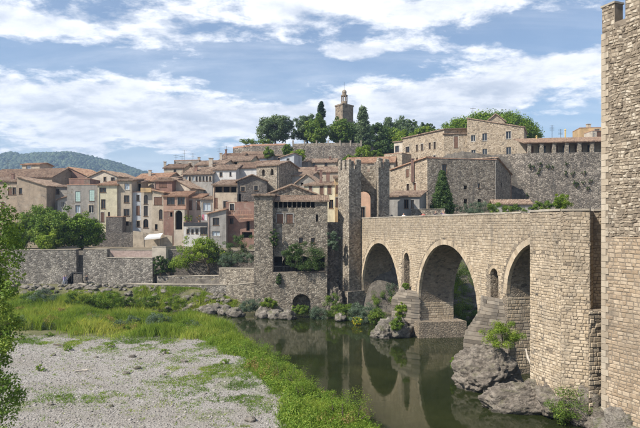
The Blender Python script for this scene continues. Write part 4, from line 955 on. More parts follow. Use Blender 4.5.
H('stone_tower_house', 'square stone house with two arched windows under a hipped tile roof', (256.5, 128), (278.5, 125.5), 165.8, 9, 'front', 1.2, 'gate', [(263.3, 172.6, .75, 1.4, 'hole', True), (272, 172, .75, 1.4, 'hole', True), (265, 187, .6, .7, 'glass')], rwins=[])
H('village_house', 'grey flat topped block bristling with antennas', (174, 160), (199, 159), 160.5, 8, 'flat', 0, 'grey', [(180, 165, .9, 1, 'glass'), (190, 165, .9, 1, 'glass')], ants=[(176, 154.5, 162, 3), (182, 155.5, 162, 3), (184.5, 150, 163, 4), (193, 153, 162, 3)], chim=[(199, 157.5, 160, .6, 1.0)])
H('village_house', 'dull grey house front with a shallow roof left of the antennas', (164, 154), (184, 153), 168, 7, 'front', 1.3, 'beige', [(175, 171, .8, .9, 'glass')], chim=[(165, 162, 156, .6, 1.4)], tile='tile_c')
H('village_house', 'long weathered roof house stepping down from the hilltop', (196, 152), (224, 150), 165, 8, 'front', 1.5, 'palebeige', [(205, 168.3, .8, 1, 'glass'), (214, 168, .7, .9, 'glass')], chim=[(211, 158.5, 151, 1.0, 1.6)])
H('village_house', 'low wide roofed house with dark attic hole', (218, 157), (250, 155), 161.5, 9, 'front', 1.8, 'cream', [(235, 163.5, 1.2, .9, 'hole'), (243, 164, .8, .9, 'glass')], tile='tile_a', ants=[(226.5, 146, 160, 3), (219, 148, 160, 2)], chim=[(221, 153.5, 158, .6, 1.0)])
H('village_house', 'blue grey fronted house close under the garden wall', (236, 166), (270, 164), 158.5, 7, 'front', 1.3, 'bluewhite', [(246, 161, 1, 1, 'glass')], tile='tile_c')
H('village_house', 'tile roofed cottage right against the red coped garden wall', (241, 170), (263, 169), 154.5, 5, 'front', 1.1, 'beige', [(247, 156.5, .8, .9, 'glass'), (256, 156.5, .8, .9, 'glass')], tile='tile_a')
H('village_house', 'low brown roofed cottage below the pergola end', (222, 166), (243, 165), 156.5, 6, 'front', 1.2, 'palebeige', [(230, 158.8, .8, .9, 'glass')], tile='tile_c', chim=[(226, 150, 167, .5, .8)])
H('village_house', 'narrow roofed cottage between round bush and yellow bush', (272, 168), (286, 167), 155.8, 5, 'shedF', 1.0, 'stucco', [(279, 158.5, .7, .9, 'glass')], tile='tile_a')
H('village_house', 'brown roofed cottage below the long hill wall near the gate', (306, 160), (336, 159), 162.5, 6, 'front', 1.3, 'beige', [(314, 164.5, .8, .9, 'glass'), (326, 164.5, .8, .9, 'glass')], tile='tile_a', chim=[(330, 157, 161, .5, .9)])
H('village_house', 'small stepped cottage with a shed roof under the hill wall', (292, 157), (308, 156), 165, 6, 'shedL', 1.0, 'grey', [(299, 167.5, .8, .9, 'glass')], tile='tile_c')
H('village_house', 'small shed roofed house with satellite dishes below hill shrubs', (252, 152), (275, 150), 164.5, 6, 'front', 1.2, 'stucco', [], tile='tile_c')
H('village_house', 'small white gabled house tucked below the hill wall', (280, 150), (294, 149), 157.5, 7, 'shedL', 1.0, 'bluewhite', [(288, 160, .8, .9, 'glass')], tile='tile_a')
H('village_house', 'long tiled roof house under the rough hill wall', (291, 142), (338, 140), 172.5, 8, 'front', 1.6, 'beige', [(294, 171.8, .9, .9, 'glass'), (310, 174.5, 1.0, 1.0, 'glass'), (315, 174.5, .9, 1.0, 'glass')], tile='tile_a', chim=[(316, 166, 141, .5, .8)])
H('village_house', 'grey fronted house with dark side windows beside arched window tower', (290.5, 131), (312, 129.5), 175.5, 7, 'front', 1.0, 'stucco', [(293.5, 172, 1, .8, 'glass')], tile='tile_a')
H('village_house', 'dark gabled house with small black opening behind the gatehouse gable', (296, 120), (318, 119), 182.5, 7, 'side', 1.7, 'grey', [(302, 184.3, .6, .7, 'hole')])
H('village_house', 'cream house with three brown shuttered windows beside the gate', (304, 110), (337.5, 108), 185.2, 7, 'shedF', 1.1, 'cream', [(310.5, 188.5, .6, 1.1, 'shut'), (321.7, 190, .75, 1.6, 'shut'), (329.5, 189.3, .75, 1.7, 'shut'), (321.7, 203, .9, 1.6, 'glass'), (331, 204, .9, 1.6, 'glass')], tile='tile_a', chim=[(321, 170.5, 112, .5, 1.8), (328, 173.5, 112, .7, 1.5)], zb=12)
H('village_house', 'narrow ochre house front squeezed against the gate turret', (335, 107), (345, 107), 178, 5, 'shedF', .8, 'ochre', [(337.6, 189, .7, 1.4, 'shut'), (337.6, 202, .7, 1.6, 'glass')], zb=12)
H('village_house', 'pink house glimpsed through the gate arch', (352, 108), (374, 107), 172, 6, 'shedF', 1, 'salmon', [(362.5, 213, .9, 2.2, 'glass')], zb=12)
H('village_house', 'low orange roofed house beyond the gate', (346, 128), (394, 126), 163, 8, 'front', 1.6, 'beige', [(382, 165.5, .9, .9, 'glass'), (388, 165.5, .9, .9, 'glass')], tile='tile_b')

# fill the steep lanes with the smaller roofs seen in slivers between the larger ones
# ------------------------------------------------------------------ right hand group
H('village_house', 'grey rendered house with two blue framed windows next to gate turret', (388, 99), (419.5, 97), 196.5, 6, 'shedF', 1.2, 'stucco', [(406.2, 204, .8, 1.5, 'glass'), (412.5, 204, .5, 1.4, 'glass')], tile='tile_a', zb=12.5)
H('village_house', 'tan stone wing with lit front and tall chimney above the bridge', (390.5, 119), (427.3, 110), 170, 8, 'shedL', 1.6, 'manor', [(407.5, 173, .9, 1.5, 'shut'), (408, 187.5, .8, 1.4, 'glass'), (415, 188, .8, 2.0, 'glass'), (422, 203.5, .6, 1.2, 'glass')], tile='tile_b', zb=13, chim=[(412.5, 159, 113, .5, 3.5)])
H('barn_house', 'large plain rubble stone house with few small dark windows behind the bridge', (427.3, 110), (496.5, 113), 158.2, 12, 'flat', 0, 'rubble', [(444.5, 169, 1.0, 1.8, 'glass'), (465.5, 187.5, .7, .75, 'hole'), (479, 185.8, .5, .9, 'glass'), (465.5, 202, .75, 1.1, 'hole'), (479.5, 202, .75, 1.1, 'hole')], zb=13)
H('buttress_house', 'tapering stone end wing with one small square window', (496.7, 113), (511, 121), 157.5, 10, 'shedR', 2.6, 'rubble', [(501.3, 185, .7, .8, 'hole')], tile='tile_a', zb=13)
H('shed', 'low red tiled shed at the foot of the end wing', (494, 107), (531, 106), 203.8, 5, 'front', .8, 'stucco', [(515, 208, 1.6, 1.2, 'glass')], tile='tile_a', cat='shed', zb=13)
wall_thing('low_wall', 'low grey wall behind the parapet near the conical tree', [XY(411, 97), XY(445, 96)], [ZY(209.5, 97)] * 2, 12.5, .5, 'rubble', cop='coping')
MAN = H('manor', 'long lit stone manor wing with paired windows on the hill', (402.5, 158), (444, 143), 138.3, 10, 'shedF', 1.0, 'manor', [(417, 147.8, .8, 1.7, 'glass'), (422, 147.3, .8, 1.7, 'glass'), (429.6, 145.8, .8, 1.6, 'glass'), (434.7, 145.3, .8, 1.8, 'glass'), (417, 159, .8, .8, 'glass'), (422, 158.8, .8, .8, 'glass'), (429.5, 157.8, .8, .8, 'glass'), (434.5, 157, .8, .8, 'glass'), (407.5, 149.5, 1.6, 1.5, 'glass')], cat='manor', zb=20)
H('manor', 'middle bay of the stone manor with tall window and brick chimney stub', (444, 143), (467, 142), 133.8, 10, 'shedF', 1.0, 'manor', [(456, 142, 1.0, 2.8, 'glass')], cat='manor', zb=20, chim=[(456, 153.5, 138, .9, 1.5)])
H('manor', 'tall stone manor block with two rows of white framed windows', (467, 141), (524, 136), 118.2, 12, 'shedR', 3.0, 'manor', [(473.2, 138.2, 1.0, 1.5, 'pale'), (484.7, 137, 1.1, 1.8, 'pale'), (508.5, 135, 1.1, 1.8, 'pale'), (473.5, 153.3, 1.0, 1.7, 'pale'), (484.8, 152.5, 1.1, 1.8, 'pale'), (508.7, 151, 1.1, 1.9, 'pale')], cat='manor', zb=20, over=.2)
H('manor', 'small gabled stone top room rising behind the tall manor block', (486.5, 150), (505, 149), 121.5, 8, 'side', 1.9, 'manor', [], cat='manor', zb=26, ants=[(473, 107.5, 150, 3)])
H('village_house', 'little outbuilding stepped at the far end of the manor wing', (394, 160), (403, 158), 142, 6, 'shedF', .6, 'palebeige', [(397, 149, 1.2, 1.6, 'glass')], zb=20)
H('village_house', 'low walled yard house below the manor wing', (384, 146), (402, 143), 154.5, 5, 'flat', 0, 'manor', [(394, 161, 1.4, 1.2, 'hole')], zb=18)
# the great retaining wall on the right and the pillared gallery on it
cl = [XY(494, 126.5), XY(530, 121.5), XY(606, 119), XY(660, 117)]
wall_thing('retaining_wall', 'high rough retaining wall with weathered stones and plants below the gallery', cl, [ZY(154.5, 126.5), ZY(153, 121.5), ZY(152, 119), ZY(150, 117)], 12, 1.2, 'cliff')
gal = empty('gallery', V3(XY(560, 122), 26), 'open gallery with square stone pillars and low tiled roof on the retaining wall', 'gallery')
GA, GB = cl[1] + Vector((0, .55)), cl[2] + Vector((0, .55)); gu = (GB - GA).normalized(); gz = ZY(152.8, 120.5)
for k in range(7):
    c = GA.lerp(GB, k / 6); m_ = MB(); m_.box((c.x, c.y, gz + .8 + .1), .7, .6, 1.9); m_.box((c.x, c.y, gz + 1.93), .85, .75, .16); m_.build('pillar', M['gate'], gal)
a_, b_ = GA - gu * 1.2, GB + gu * 3
mb = MB(); mb.obox(V3(a_ + Vector((0, 3.2)), gz - 3), V3(b_ - a_, 0), (0, .3, 0), (0, 0, 5.9)); mb.build('back_wall', M['beige'], gal)
for k in range(6):
    c = GA.lerp(GB, (k + .5) / 6); m_ = MB(); m_.box((c.x, c.y + 3.12, gz + 1.1), 1.5, .12, 1.7); m_.build('window', M['glass'] if k % 2 else M['shutter_brown'], gal)
mb = MB(); mb.obox(V3(GA + Vector((0, -.15)), gz + 1.75 + .26), V3(GB - GA, 0), (0, .3, 0), (0, 0, .22)); mb.build('beam', M['wood'], gal)
rf = MB(); roof_plane(rf, V3(a_ + Vector((0, -.6)), gz + 2.25), V3(b_ + Vector((0, -.6)), gz + 2.25), V3(b_ + Vector((0, 6.5)), gz + 4.1), V3(a_ + Vector((0, 6.5)), gz + 4.1))
rf.build('roof', M['tile_c'], gal)
H('village_house', 'orange plastered house with pale end behind the gallery roof', (580, 135), (612, 134), 128, 6, 'flat', 0, 'ochre', [(597, 132, 1, 1.2, 'glass')], zb=26, chim=[(588.5, 124.5, 137, .8, 1.5)])
H('village_house', 'pale flat house beyond the orange house and its chimneys', (592, 130), (616, 130), 131, 4, 'flat', 0, 'palebeige', [(599, 134.5, 1, 1.4, 'glass')], zb=26)
for px, py, lab in ((536.5, 136.5, 'yellow roof vent pipe at the near end of the gallery'), (565.3, 130, 'tall yellow mast rising from the gallery roof')):
    c = P(px, py, 127); v_ = empty('vent_pipe', (c.x, 127, c.z - 3.5), lab, 'vent pipe'); m_ = MB(); m_.tube([(c.x, 127, c.z - 3.5), (c.x, 127, c.z)], .16, 8); m_.tube([(c.x, 127, c.z + .003), (c.x, 127, c.z + .25)], [.26, .05], 8); m_.build('pipe', M['yellow_metal'], v_)
for i, (px, py, lab) in enumerate(((552, 125, 'thin roof antenna over the gallery between the yellow pipes'), (560.5, 129, 'short roof antenna beside the tall yellow mast'))):
    c = P(px, py, 128); v_ = empty('roof_antenna', (c.x, 128, c.z - 3.5), lab, 'antenna'); m_ = MB(); m_.tube([(c.x, 128, c.z - 3.5), (c.x, 128, c.z)], .04, 5); m_.build('mast', M['iron'], v_)
    m_ = MB()
    for k in range(5): m_.tube([(c.x - .5, 128, c.z - .2 - k * .25), (c.x + .5, 128, c.z - .2 - k * .25)], .025, 4)
    m_.build('aerial', M['iron'], v_)

# ------------------------------------------------------------------ hilltop walls, balustrade, belfry
wall_thing('garden_wall', 'hilltop garden wall with red tile coping under the pergola', [XY(233, 176), XY(252, 172), XY(286, 170)], [ZY(148.5, 176), ZY(146, 172), ZY(145, 170)], 30, .5, 'cliff', cop='coping_red', cop_h=.5)
hw = wall_thing('hill_wall', 'long rough hilltop retaining wall below the balustrade trees', [XY(268, 174), XY(340, 171), XY(361, 172), XY(378, 178)], [ZY(146.5, 174), ZY(146, 171), ZY(146, 172), ZY(147, 178)], 24, 1.0, 'cliff')
bal = empty('balustrade', V3(XY(330, 171.5), ZY(146, 171)), 'low stone balustrade with square posts along the hilltop terrace', 'balustrade')
pp = [XY(293, 173.5), XY(340, 171.6), XY(361, 172.6)]
for k in range(2):
    a_, b_ = pp[k], pp[k + 1]; nn = int((b_ - a_).length / 2.9)
    for i in range(nn + (k == 1)):
        c = a_.lerp(b_, i / nn); m_ = MB(); m_.box((c.x, c.y, ZY(146, c.y) + .75), .42, .42, 1.5); m_.box((c.x, c.y, ZY(146, c.y) + 1.58), .54, .54, .15); m_.build('post', M['coping'], bal)
    m_ = MB(); m_.obox(V3(a_ + Vector((0, -.1)), ZY(146, 172) + .003), V3(b_ - a_, 0), (0, .2, 0), (0, 0, .9)); m_.build('rail', M['gate'], bal)
wall_thing('hill_wall', 'grey house-side wall with dark doorway below the tall conical tree', [XY(357, 165), XY(379, 164)], [ZY(152, 165)] * 2, 26, 4, 'gate')
bt = empty('church_belfry', V3(XY(344, 200), 36), 'brown stone church belfry with domed lantern rising behind the hill trees', 'belfry')
RBf = [XY(335.3, 203), XY(342.6, 199), XY(353.3, 203), XY(346, 207)]
mb = MB(); mb.prism(RBf, 34, ZY(105, 200)); mb.build('shaft', M['belfry'], bt)
cen = sum((Vector(p) for p in RBf), Vector((0, 0))) / 4
def ringc(r, n=8, ph=.4): return [(cen.x + r * math.cos(ph + 2 * math.pi * i / n), cen.y + r * math.sin(ph + 2 * math.pi * i / n)) for i in range(n)]
mb = MB(); mb.prism([tuple(cen + (Vector(p) - cen) * 1.07) for p in RBf], ZY(105, 200) + .003, ZY(103.6, 200)); mb.build('cornice', M['belfry'], bt)
z0 = ZY(103.6, 200); m_ = MB(); m_.prism(ringc(1.15), z0 + .003, z0 + 1.3); m_.build('lantern_base', M['belfry'], bt)
for i in range(8):
    x, y = ringc(1.0)[i]; m_ = MB(); m_.box((x, y, z0 + 2.25), .32, .32, 1.9); m_.build('pillar', M['belfry'], bt)
m_ = MB(); m_.prism(ringc(1.25), z0 + 3.2, z0 + 3.55); m_.prism(ringc(.8), z0 + 3.553, z0 + 4.6); m_.build('lantern_cap', M['belfry'], bt)
m_ = MB(); m_.tube([(cen.x, cen.y, z0 + 4.6 + k) for k in (0, .45, .8, .95)], [.85, .75, .4, .05], 10); m_.build('dome', M['gate'], bt)
m_ = MB(); m_.tube([(cen.x, cen.y, z0 + 5.4), (cen.x, cen.y, ZY(80, 200))], .05, 5); m_.build('lightning_rod', M['iron'], bt)
pg = empty('pergola', V3(XY(250, 174), ZY(146, 174)), 'leafy pergola on posts at the hilltop garden', 'pergola')
for px in (246, 254, 262, 270):
    c = XY(px, 174); m_ = MB(); m_.box((c.x, c.y, ZY(143.5, 174)), .2, .2, 2.6); m_.build('post', M['bark'], pg)

# ------------------------------------------------------------------ river front, left
wall_thing('river_wall', 'long high grey stone river wall left of the stair gap', [XY(-140, 102), XY(12, 100), XY(76.3, 100)], [ZY(250.5, 102), ZY(250.3, 100), ZY(250, 100)], 2.4, 1.0, 'wall_grey', cop='coping', cop_h=.1)
wall_thing('river_wall', 'grey stone river wall block right of the stair gap', [XY(83.2, 100), XY(107, 99.5)], [ZY(249.5, 100)] * 2, 2.4, 1.0, 'wall_grey', cop='coping', cop_h=.12)
wall_thing('river_wall', 'lower grey river wall in front of the pink terrace parapet', [XY(107, 99.3), XY(152.5, 98)], [ZY(258, 99.3), ZY(258.3, 98)], 2.0, 1.0, 'wall_grey', cop='coping', cop_h=.12)
wall_thing('terrace_parapet', 'pinkish terrace parapet set back above the river wall', [XY(107, 103.5), XY(153, 102.5)], [ZY(250.3, 103.5)] * 2, 7.5, .35, 'pinkwall', cop='coping', cop_h=.1)
wall_thing('terrace_parapet', 'pale projecting parapet corner of the terrace near green tree', [XY(152, 101.2), XY(166, 101), XY(178, 104)], [ZY(247, 101.2), ZY(247, 101), ZY(246.5, 104)], 6, .4, 'palebeige', cop='coping', cop_h=.1)
st = empty('river_stairs', V3(XY(79, 100.5), 3.2), 'dark stone stairs climbing through the gap of the river wall', 'stairs')
for i in range(14):
    m_ = MB(); a_ = XY(76.5, 100.6 + i * .32); m_.box((XY(79.8, 100).x, 100.8 + i * .32, 3.3 + i * .42 / 2), 1.35, .34, .42 * (i + 1)); m_.build('step', M['wall_dark'], st)
for i in range(9):
    m_ = MB(); c = XY(66.5 + i * .9, 99.4); m_.box((c.x, 99.4, 3.4 + i * .1), .3, .9, .25 + i * .2); m_.build('step', M['wall_dark'], st)
m_ = MB(); m_.tube([V3(XY(66.5, 98.9), ZY(278, 98.9)), V3(XY(72, 98.9), ZY(272.6, 98.9)), V3(XY(82.5, 98.9), ZY(272.4, 98.9))], .07, 6); m_.tube([V3(XY(72, 98.9), ZY(281, 98.9)), V3(XY(72, 98.9), ZY(272.6, 98.9))], .05, 5); m_.tube([V3(XY(82.3, 98.9), ZY(281, 98.9)), V3(XY(82.3, 98.9), ZY(272.4, 98.9))], .05, 5); m_.build('handrail', M['iron'], st)
mb = MB(); mb.obox(V3(XY(72, 98.95), 3.0), V3(XY(82.5, 98.95) - XY(72, 98.95), 0), (0, .25, 0), (0, 0, 1.9)); mb.build('landing_wall', M['wall_dark'], st)
wall_thing('quay_wall', 'low curving quay wall with pale coping along the riverside path', [XY(78, 97.5), XY(100, 96.3), XY(130, 95.2), XY(165, 94.6)], [ZY(284, 97.5), ZY(287.5, 96.3), ZY(290.5, 95.2), ZY(291.5, 94.6)], 1.0, .6, 'wall_grey', cop='coping', cop_h=.16)
wall_thing('quay_wall', 'long low river embankment wall below the bright green tree', [XY(125, 96.4), XY(226, 93)], [ZY(284.5, 96.4), ZY(285.5, 93)], 0.6, 1.2, 'wall_grey', cop='coping', cop_h=.12)
wall_thing('terrace_wall', 'grey terrace wall holding the bright green tree above embankment', [XY(157, 98.3), XY(221, 96)], [ZY(276.8, 98.3), ZY(276, 96)], 2, .8, 'wall_grey', cop='coping', cop_h=.12)
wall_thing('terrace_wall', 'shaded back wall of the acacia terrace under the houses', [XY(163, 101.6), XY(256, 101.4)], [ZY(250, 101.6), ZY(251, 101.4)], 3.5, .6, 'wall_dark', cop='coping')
wall_thing('terrace_wall', 'stepped rubble wall beside the tower house foot', [XY(219, 94.8), XY(254, 91.5)], [ZY(268.5, 94.8), ZY(269, 91.5)], 1, .8, 'rubble', cop='coping')
wall_thing('garden_ruin', 'broken brown rubble wall stub next to tower house at the bank', [XY(226, 91.5), XY(254, 90)], [ZY(286, 91.5), ZY(283, 90)], 0.4, .7, 'rubble', cop='coping')
wall_thing('garden_wall', 'old brown garden wall with dark doorways under the cream house', [XY(92, 119), XY(133, 118.5)], [ZY(233, 119), ZY(232.5, 118.5)], 8, .6, 'wall_dark')
wall_thing('garden_wall', 'worn wall under the white awning with posts', [XY(133, 118), XY(172, 117.5)], [ZY(231, 118), ZY(236, 117.5)], 8, .6, 'beige')
aw = empty('awning', V3(XY(154, 116), 11), 'white sloping canvas awning on thin posts above the terrace', 'awning')
m_ = MB(); a_, b_ = P(144.5, 238, 114.5), P(160.5, 236.5, 114.5); c_, d_ = P(163, 233, 117.2), P(148, 234.8, 117.2); m_.quad(a_, b_, c_, d_); m_.quad(a_ + Vector((0, 0, -.35)), b_ + Vector((0, 0, -.35)), b_, a_); m_.build('canvas', M['canvas'], aw)
for q_ in (a_, b_):
    m_ = MB(); m_.tube([(q_.x, q_.y + .05, 9), (q_.x, q_.y + .05, q_.z - .02)], .05, 6); m_.build('post', M['iron'], aw)
rockwall = wall_thing('rock_wall', 'rough rock and masonry bank between gatehouse and gate turret', [XY(326.5, 91.4), XY(339, 91.8)], [ZY(222, 91.4)] * 2, 0, 2.4, 'cliff')
# ------------------------------------------------------------------ foliage
def unit(a): return a / np.maximum(1e-9, np.linalg.norm(a, axis=-1, keepdims=True))
def leaf_cards(name, pos, nrm, size, v, mat, parent=None, aspect=.6, loc=None):
    n = len(pos); t = unit(np.cross(nrm, RNG.normal(size=(n, 3)))); b = np.cross(nrm, t); s = size[:, None]
    bend = nrm * s * .12
    q = np.stack([pos - t * s * .5 - bend, pos + b * s * .5 * aspect + bend * .3, pos + t * s * .5 - bend, pos - b * s * .5 * aspect + bend * .3], 1).reshape(-1, 3)
    f = np.arange(n * 4).reshape(n, 4)
    return np_mesh(name, q, f, mat, parent, np.repeat(v, 4), loc)
def clump_leaves(cen, rad, per, size, up=.35, sq=.8):
    k = len(cen); d_ = unit(RNG.normal(size=(k, per, 3))); r = RNG.uniform(.25, 1.0, (k, per, 1)) ** .6
    pos = cen[:, None] + d_ * r * rad[:, None, None] * np.array([1, 1, sq])
    nrm = unit(d_ * .9 + RNG.normal(size=(k, per, 3)) * .55 + np.array([0, 0, up]))
    v = np.repeat(RNG.uniform(0, 1, (k, 1)) * .75, per, 1) + RNG.uniform(0, .25, (k, per))
    return pos.reshape(-1, 3), nrm.reshape(-1, 3), (size * RNG.uniform(.6, 1.3, (k, per))).ravel(), v.ravel()
def crown_points(shape, c, r, k):
    c = np.array(c, float); r = np.array(r, float)
    d_ = unit(RNG.normal(size=(k, 3)))
    if shape == 'round':
        rr = RNG.uniform(.35, 1.0, (k, 1)) ** .55; p = d_ * rr
        lump = np.array([1 + .50 * noise.noise(Vector(q) * 2.0 + Vector(c * .13)) for q in d_])[:, None]; p = p * lump
        p[:, 2] = np.where(p[:, 2] < -.55, -.55 + (p[:, 2] + .55) * .4, p[:, 2])
    elif shape == 'cone':
        t = RNG.uniform(0, 1, (k, 1)) ** 1.25; rr = (1 - t) ** .8 * RNG.uniform(.45, 1, (k, 1)) * (.75 + .25 * np.minimum(1, t * 6)); a = RNG.uniform(0, 6.28, (k, 1)); p = np.hstack([rr * np.cos(a), rr * np.sin(a), t * 2 - 1])
    elif shape == 'column':
        t = RNG.uniform(0, 1, (k, 1)); rr = np.sin(np.clip(t * .9 + .12, 0, 1) * math.pi) ** .6 * RNG.uniform(.3, 1, (k, 1)); a = RNG.uniform(0, 6.28, (k, 1)); p = np.hstack([rr * np.cos(a), rr * np.sin(a), t * 2 - 1])
    elif shape == 'umbrella':
        p = d_ * RNG.uniform(.7, 1.0, (k, 1)); p[:, 2] = np.abs(p[:, 2]) * 1.0 - .12
        p[:, 2] *= np.array([1 + .2 * noise.noise((q[0] * 3, q[1] * 3, 4.0)) for q in p])
    elif shape == 'flat':
        p = np.hstack([RNG.uniform(-1, 1, (k, 2)), RNG.uniform(-1, 1, (k, 1))])
    return c + p * r
def tree(name, label, base, c, r, mat, k=70, per=45, size=.4, shape='round', trunk=.25, cr=.28, group=None, cat='tree', limbs=7, aspect=.65, sq=.8):
    root = empty(name, base, label, cat, group); base = Vector(base); c = Vector(c)
    cen = crown_points(shape, c, r, k); rad = np.full(k, cr * min(r[0], r[2] if shape != 'umbrella' else 99)) * RNG.uniform(.7, 1.3, k)
    pos, nrm, sz, v = clump_leaves(cen, rad, per, size, sq=sq)
    leaf_cards('crown', pos, nrm, sz, v, M[mat], root, aspect)
    if trunk:
        mb = MB(); top = c + Vector((0, 0, r[2] * (.9 if shape in ('cone', 'column') else .25))); m1 = base.lerp(top, .5) + Vector((random.uniform(-.2, .2), 0, 0))
        mb.tube([base, base.lerp(m1, .5), m1, top], [trunk * 1.25, trunk, trunk * .75, trunk * .3], 8)
        for i in range(limbs):
            q = Vector(cen[RNG.integers(k)]); s_ = m1.lerp(top, random.uniform(-.3, .9)); mid = s_.lerp(q, .5) + Vector((0, 0, -.08 * (q - s_).length))
            mb.tube([s_, mid, q], [trunk * .45, trunk * .3, trunk * .08], 6)
        mb.build('trunk', M['bark'], root, smooth=True)
    return root
def shrub(name, label, base, r, mat, k=16, per=40, size=.25, group=None, cat='shrub', shape='round', cr=.42, flower=None, aspect=.6):
    base = Vector(base); root = empty(name, base, label, cat, group); c = base + Vector((0, 0, r[2] * .75))
    cen = crown_points(shape, c, r, k); rad = cr * min(r) * RNG.uniform(.7, 1.3, k); pos, nrm, sz, v = clump_leaves(cen, rad, per, size)
    leaf_cards('foliage', pos, nrm, sz, v, M[mat], root, aspect)
    mb = MB()
    for i in range(5):
        q = Vector(cen[RNG.integers(k)]); mb.tube([base + Vector((random.uniform(-.1, .1), random.uniform(-.1, .1), -.2)), base.lerp(q, .5), q], [.05, .035, .012], 5)
    mb.build('stem', M['bark'], root)
    if flower:
        n = 60; p = c + np.array(0) if False else np.array(c) + unit(RNG.normal(size=(n, 3))) * np.array(r) * RNG.uniform(.7, 1.05, (n, 1)); leaf_cards('blossom', p, unit(RNG.normal(size=(n, 3)) + np.array([0, -.6, .6])), np.full(n, .16), RNG.uniform(0, 1, n), M[flower], root, 1.0)
    return root

# trees on the hill
def htree(px0, px1, y0, y1, D, label, mat, shape='round', k=70, per=55, size=.55, trunk=.3, name='hill_tree', group=None, cr=.26, limbs=7, base_y=None):
    k = int(k * 1.7); cr *= 1.12
    cx_ = (px0 + px1) / 2; rx = (px1 - px0) / 2 / F * D; zt, zb = ZY(y0, D), ZY(y1, D); c = V3(XY(cx_, D), (zt + zb) / 2); b = V3(XY(cx_, D), ZY(base_y, D) if base_y else zb - 2.5)
    return tree(name, label, b, c, (rx * 1.0, rx * .92, (zt - zb) / 2 * .95), mat, k, per, size, shape, trunk, cr, group, limbs=limbs)
htree(258, 293, 115, 143, 182, 'broad grey green holm oak above the red coped garden wall', 'leaf_oak', k=110, per=70, size=.55, base_y=148)
htree(296, 319, 114, 143, 186, 'dense dark oak left of the cypress', 'leaf_oak', k=90, per=60, base_y=148)
htree(306, 329, 118, 146, 180, 'olive green bushy tree in front of the cypress', 'leaf_mid', k=80, per=55, base_y=149)
htree(317.6, 325.2, 101.5, 126, 190, 'slim dark pointed cypress beside the belfry', 'leaf_cypress', 'column', 50, 70, .4, .15, 'cypress_tree', cr=.5, limbs=0, base_y=146)
htree(329, 352, 119, 146, 184, 'rounded tree partly hiding the belfry foot', 'leaf_mid', k=90, per=55, base_y=149)
htree(353, 373, 106, 146, 182, 'tall blue green conical tree right of the belfry', 'leaf_oak', 'cone', 110, 60, .5, .35, cr=.3, base_y=150)
htree(366, 388, 122, 156, 190, 'dark shaded tree right of the tall conical tree', 'leaf_dark', k=80, per=55, base_y=160)
htree(376, 400, 118, 146, 205, 'feathery blue green pine on the skyline', 'leaf_oak', 'cone', 80, 60, .5, cr=.26, base_y=160)
htree(392, 412, 117, 142, 210, 'second feathery pine on the skyline near manor', 'leaf_oak', k=70, per=50, base_y=160)
htree(407, 418, 118, 136, 212, 'thin open tree with gaps behind the manor roof', 'leaf_dark', k=30, per=40, size=.5, base_y=150)
htree(391, 416, 131, 150, 188, 'bright yellow green tree behind the manor outbuilding', 'leaf_bright', k=70, per=50, base_y=160)
htree(412, 437, 127, 142, 192, 'yellow green rounded tree above the manor wing roof', 'leaf_bright', k=70, per=50, base_y=150)
htree(420, 434, 122, 134, 214, 'small dark tree on the skyline above the manor wing', 'leaf_dark', k=30, per=40, base_y=150)
htree(424, 442, 130, 140, 200, 'dull green bush at the foot of the umbrella pine', 'leaf_mid', k=40, per=40, base_y=150)
tree('umbrella_pine', 'wide umbrella pine with flat domed crown behind the manor', V3(XY(492, 190), 27), V3(XY(489, 190), ZY(136, 190)), (18.2, 11, 8.6), 'leaf_pine', 260, 60, .6, 'umbrella', .5, .05, cat='tree', limbs=14, sq=.7) if False else None
htree(342, 362, 121, 147, 196, 'dark rounded tree close behind the belfry foot', 'leaf_dark', k=70, per=55, base_y=150)
htree(382, 404, 128, 158, 196, 'mid green tree in the hollow below the skyline pines', 'leaf_mid', k=80, per=55, base_y=162)
htree(372, 392, 140, 160, 178, 'dark green tree above the hill bushes near the gate', 'leaf_dark', k=70, per=55, base_y=164)
htree(398, 424, 124, 144, 204, 'broad green tree behind the bright yellow green one', 'leaf_oak', k=80, per=55, base_y=160)
up = empty('umbrella_pine', V3(XY(492, 190), 27), 'wide umbrella pine with flat domed crown behind the manor', 'tree')
cen = crown_points('umbrella', V3(XY(490, 190), ZY(136, 190)), (17.4, 9, 8.8), 520); rad = RNG.uniform(1.1, 2.3, 520)
pos, nrm, sz, v = clump_leaves(cen, rad, 60, .55, .5); leaf_cards('crown', pos, nrm, sz, v, M['leaf_pine'], up, .6)
mb = MB(); b0 = Vector(up.location); mb.tube([b0, b0 + Vector((.3, 0, 5)), b0 + Vector((0, 0, 9))], [.6, .5, .4], 8)
for i in range(16):
    q = Vector(cen[RNG.integers(520)]); mb.tube([b0 + Vector((0, 0, 8.5)), (b0 + Vector((0, 0, 8.5))).lerp(q, .5) + Vector((0, 0, -.6)), q], [.3, .2, .05], 6)
mb.build('trunk', M['bark'], up, smooth=True)
pv = crown_points('flat', V3(XY(257, 174), ZY(142, 174)), (4.6, 1.6, .45), 45); pos, nrm, sz, v = clump_leaves(pv, RNG.uniform(.5, .9, 45), 40, .4); leaf_cards('foliage', pos, nrm, sz, v, M['leaf_mid'], pg)
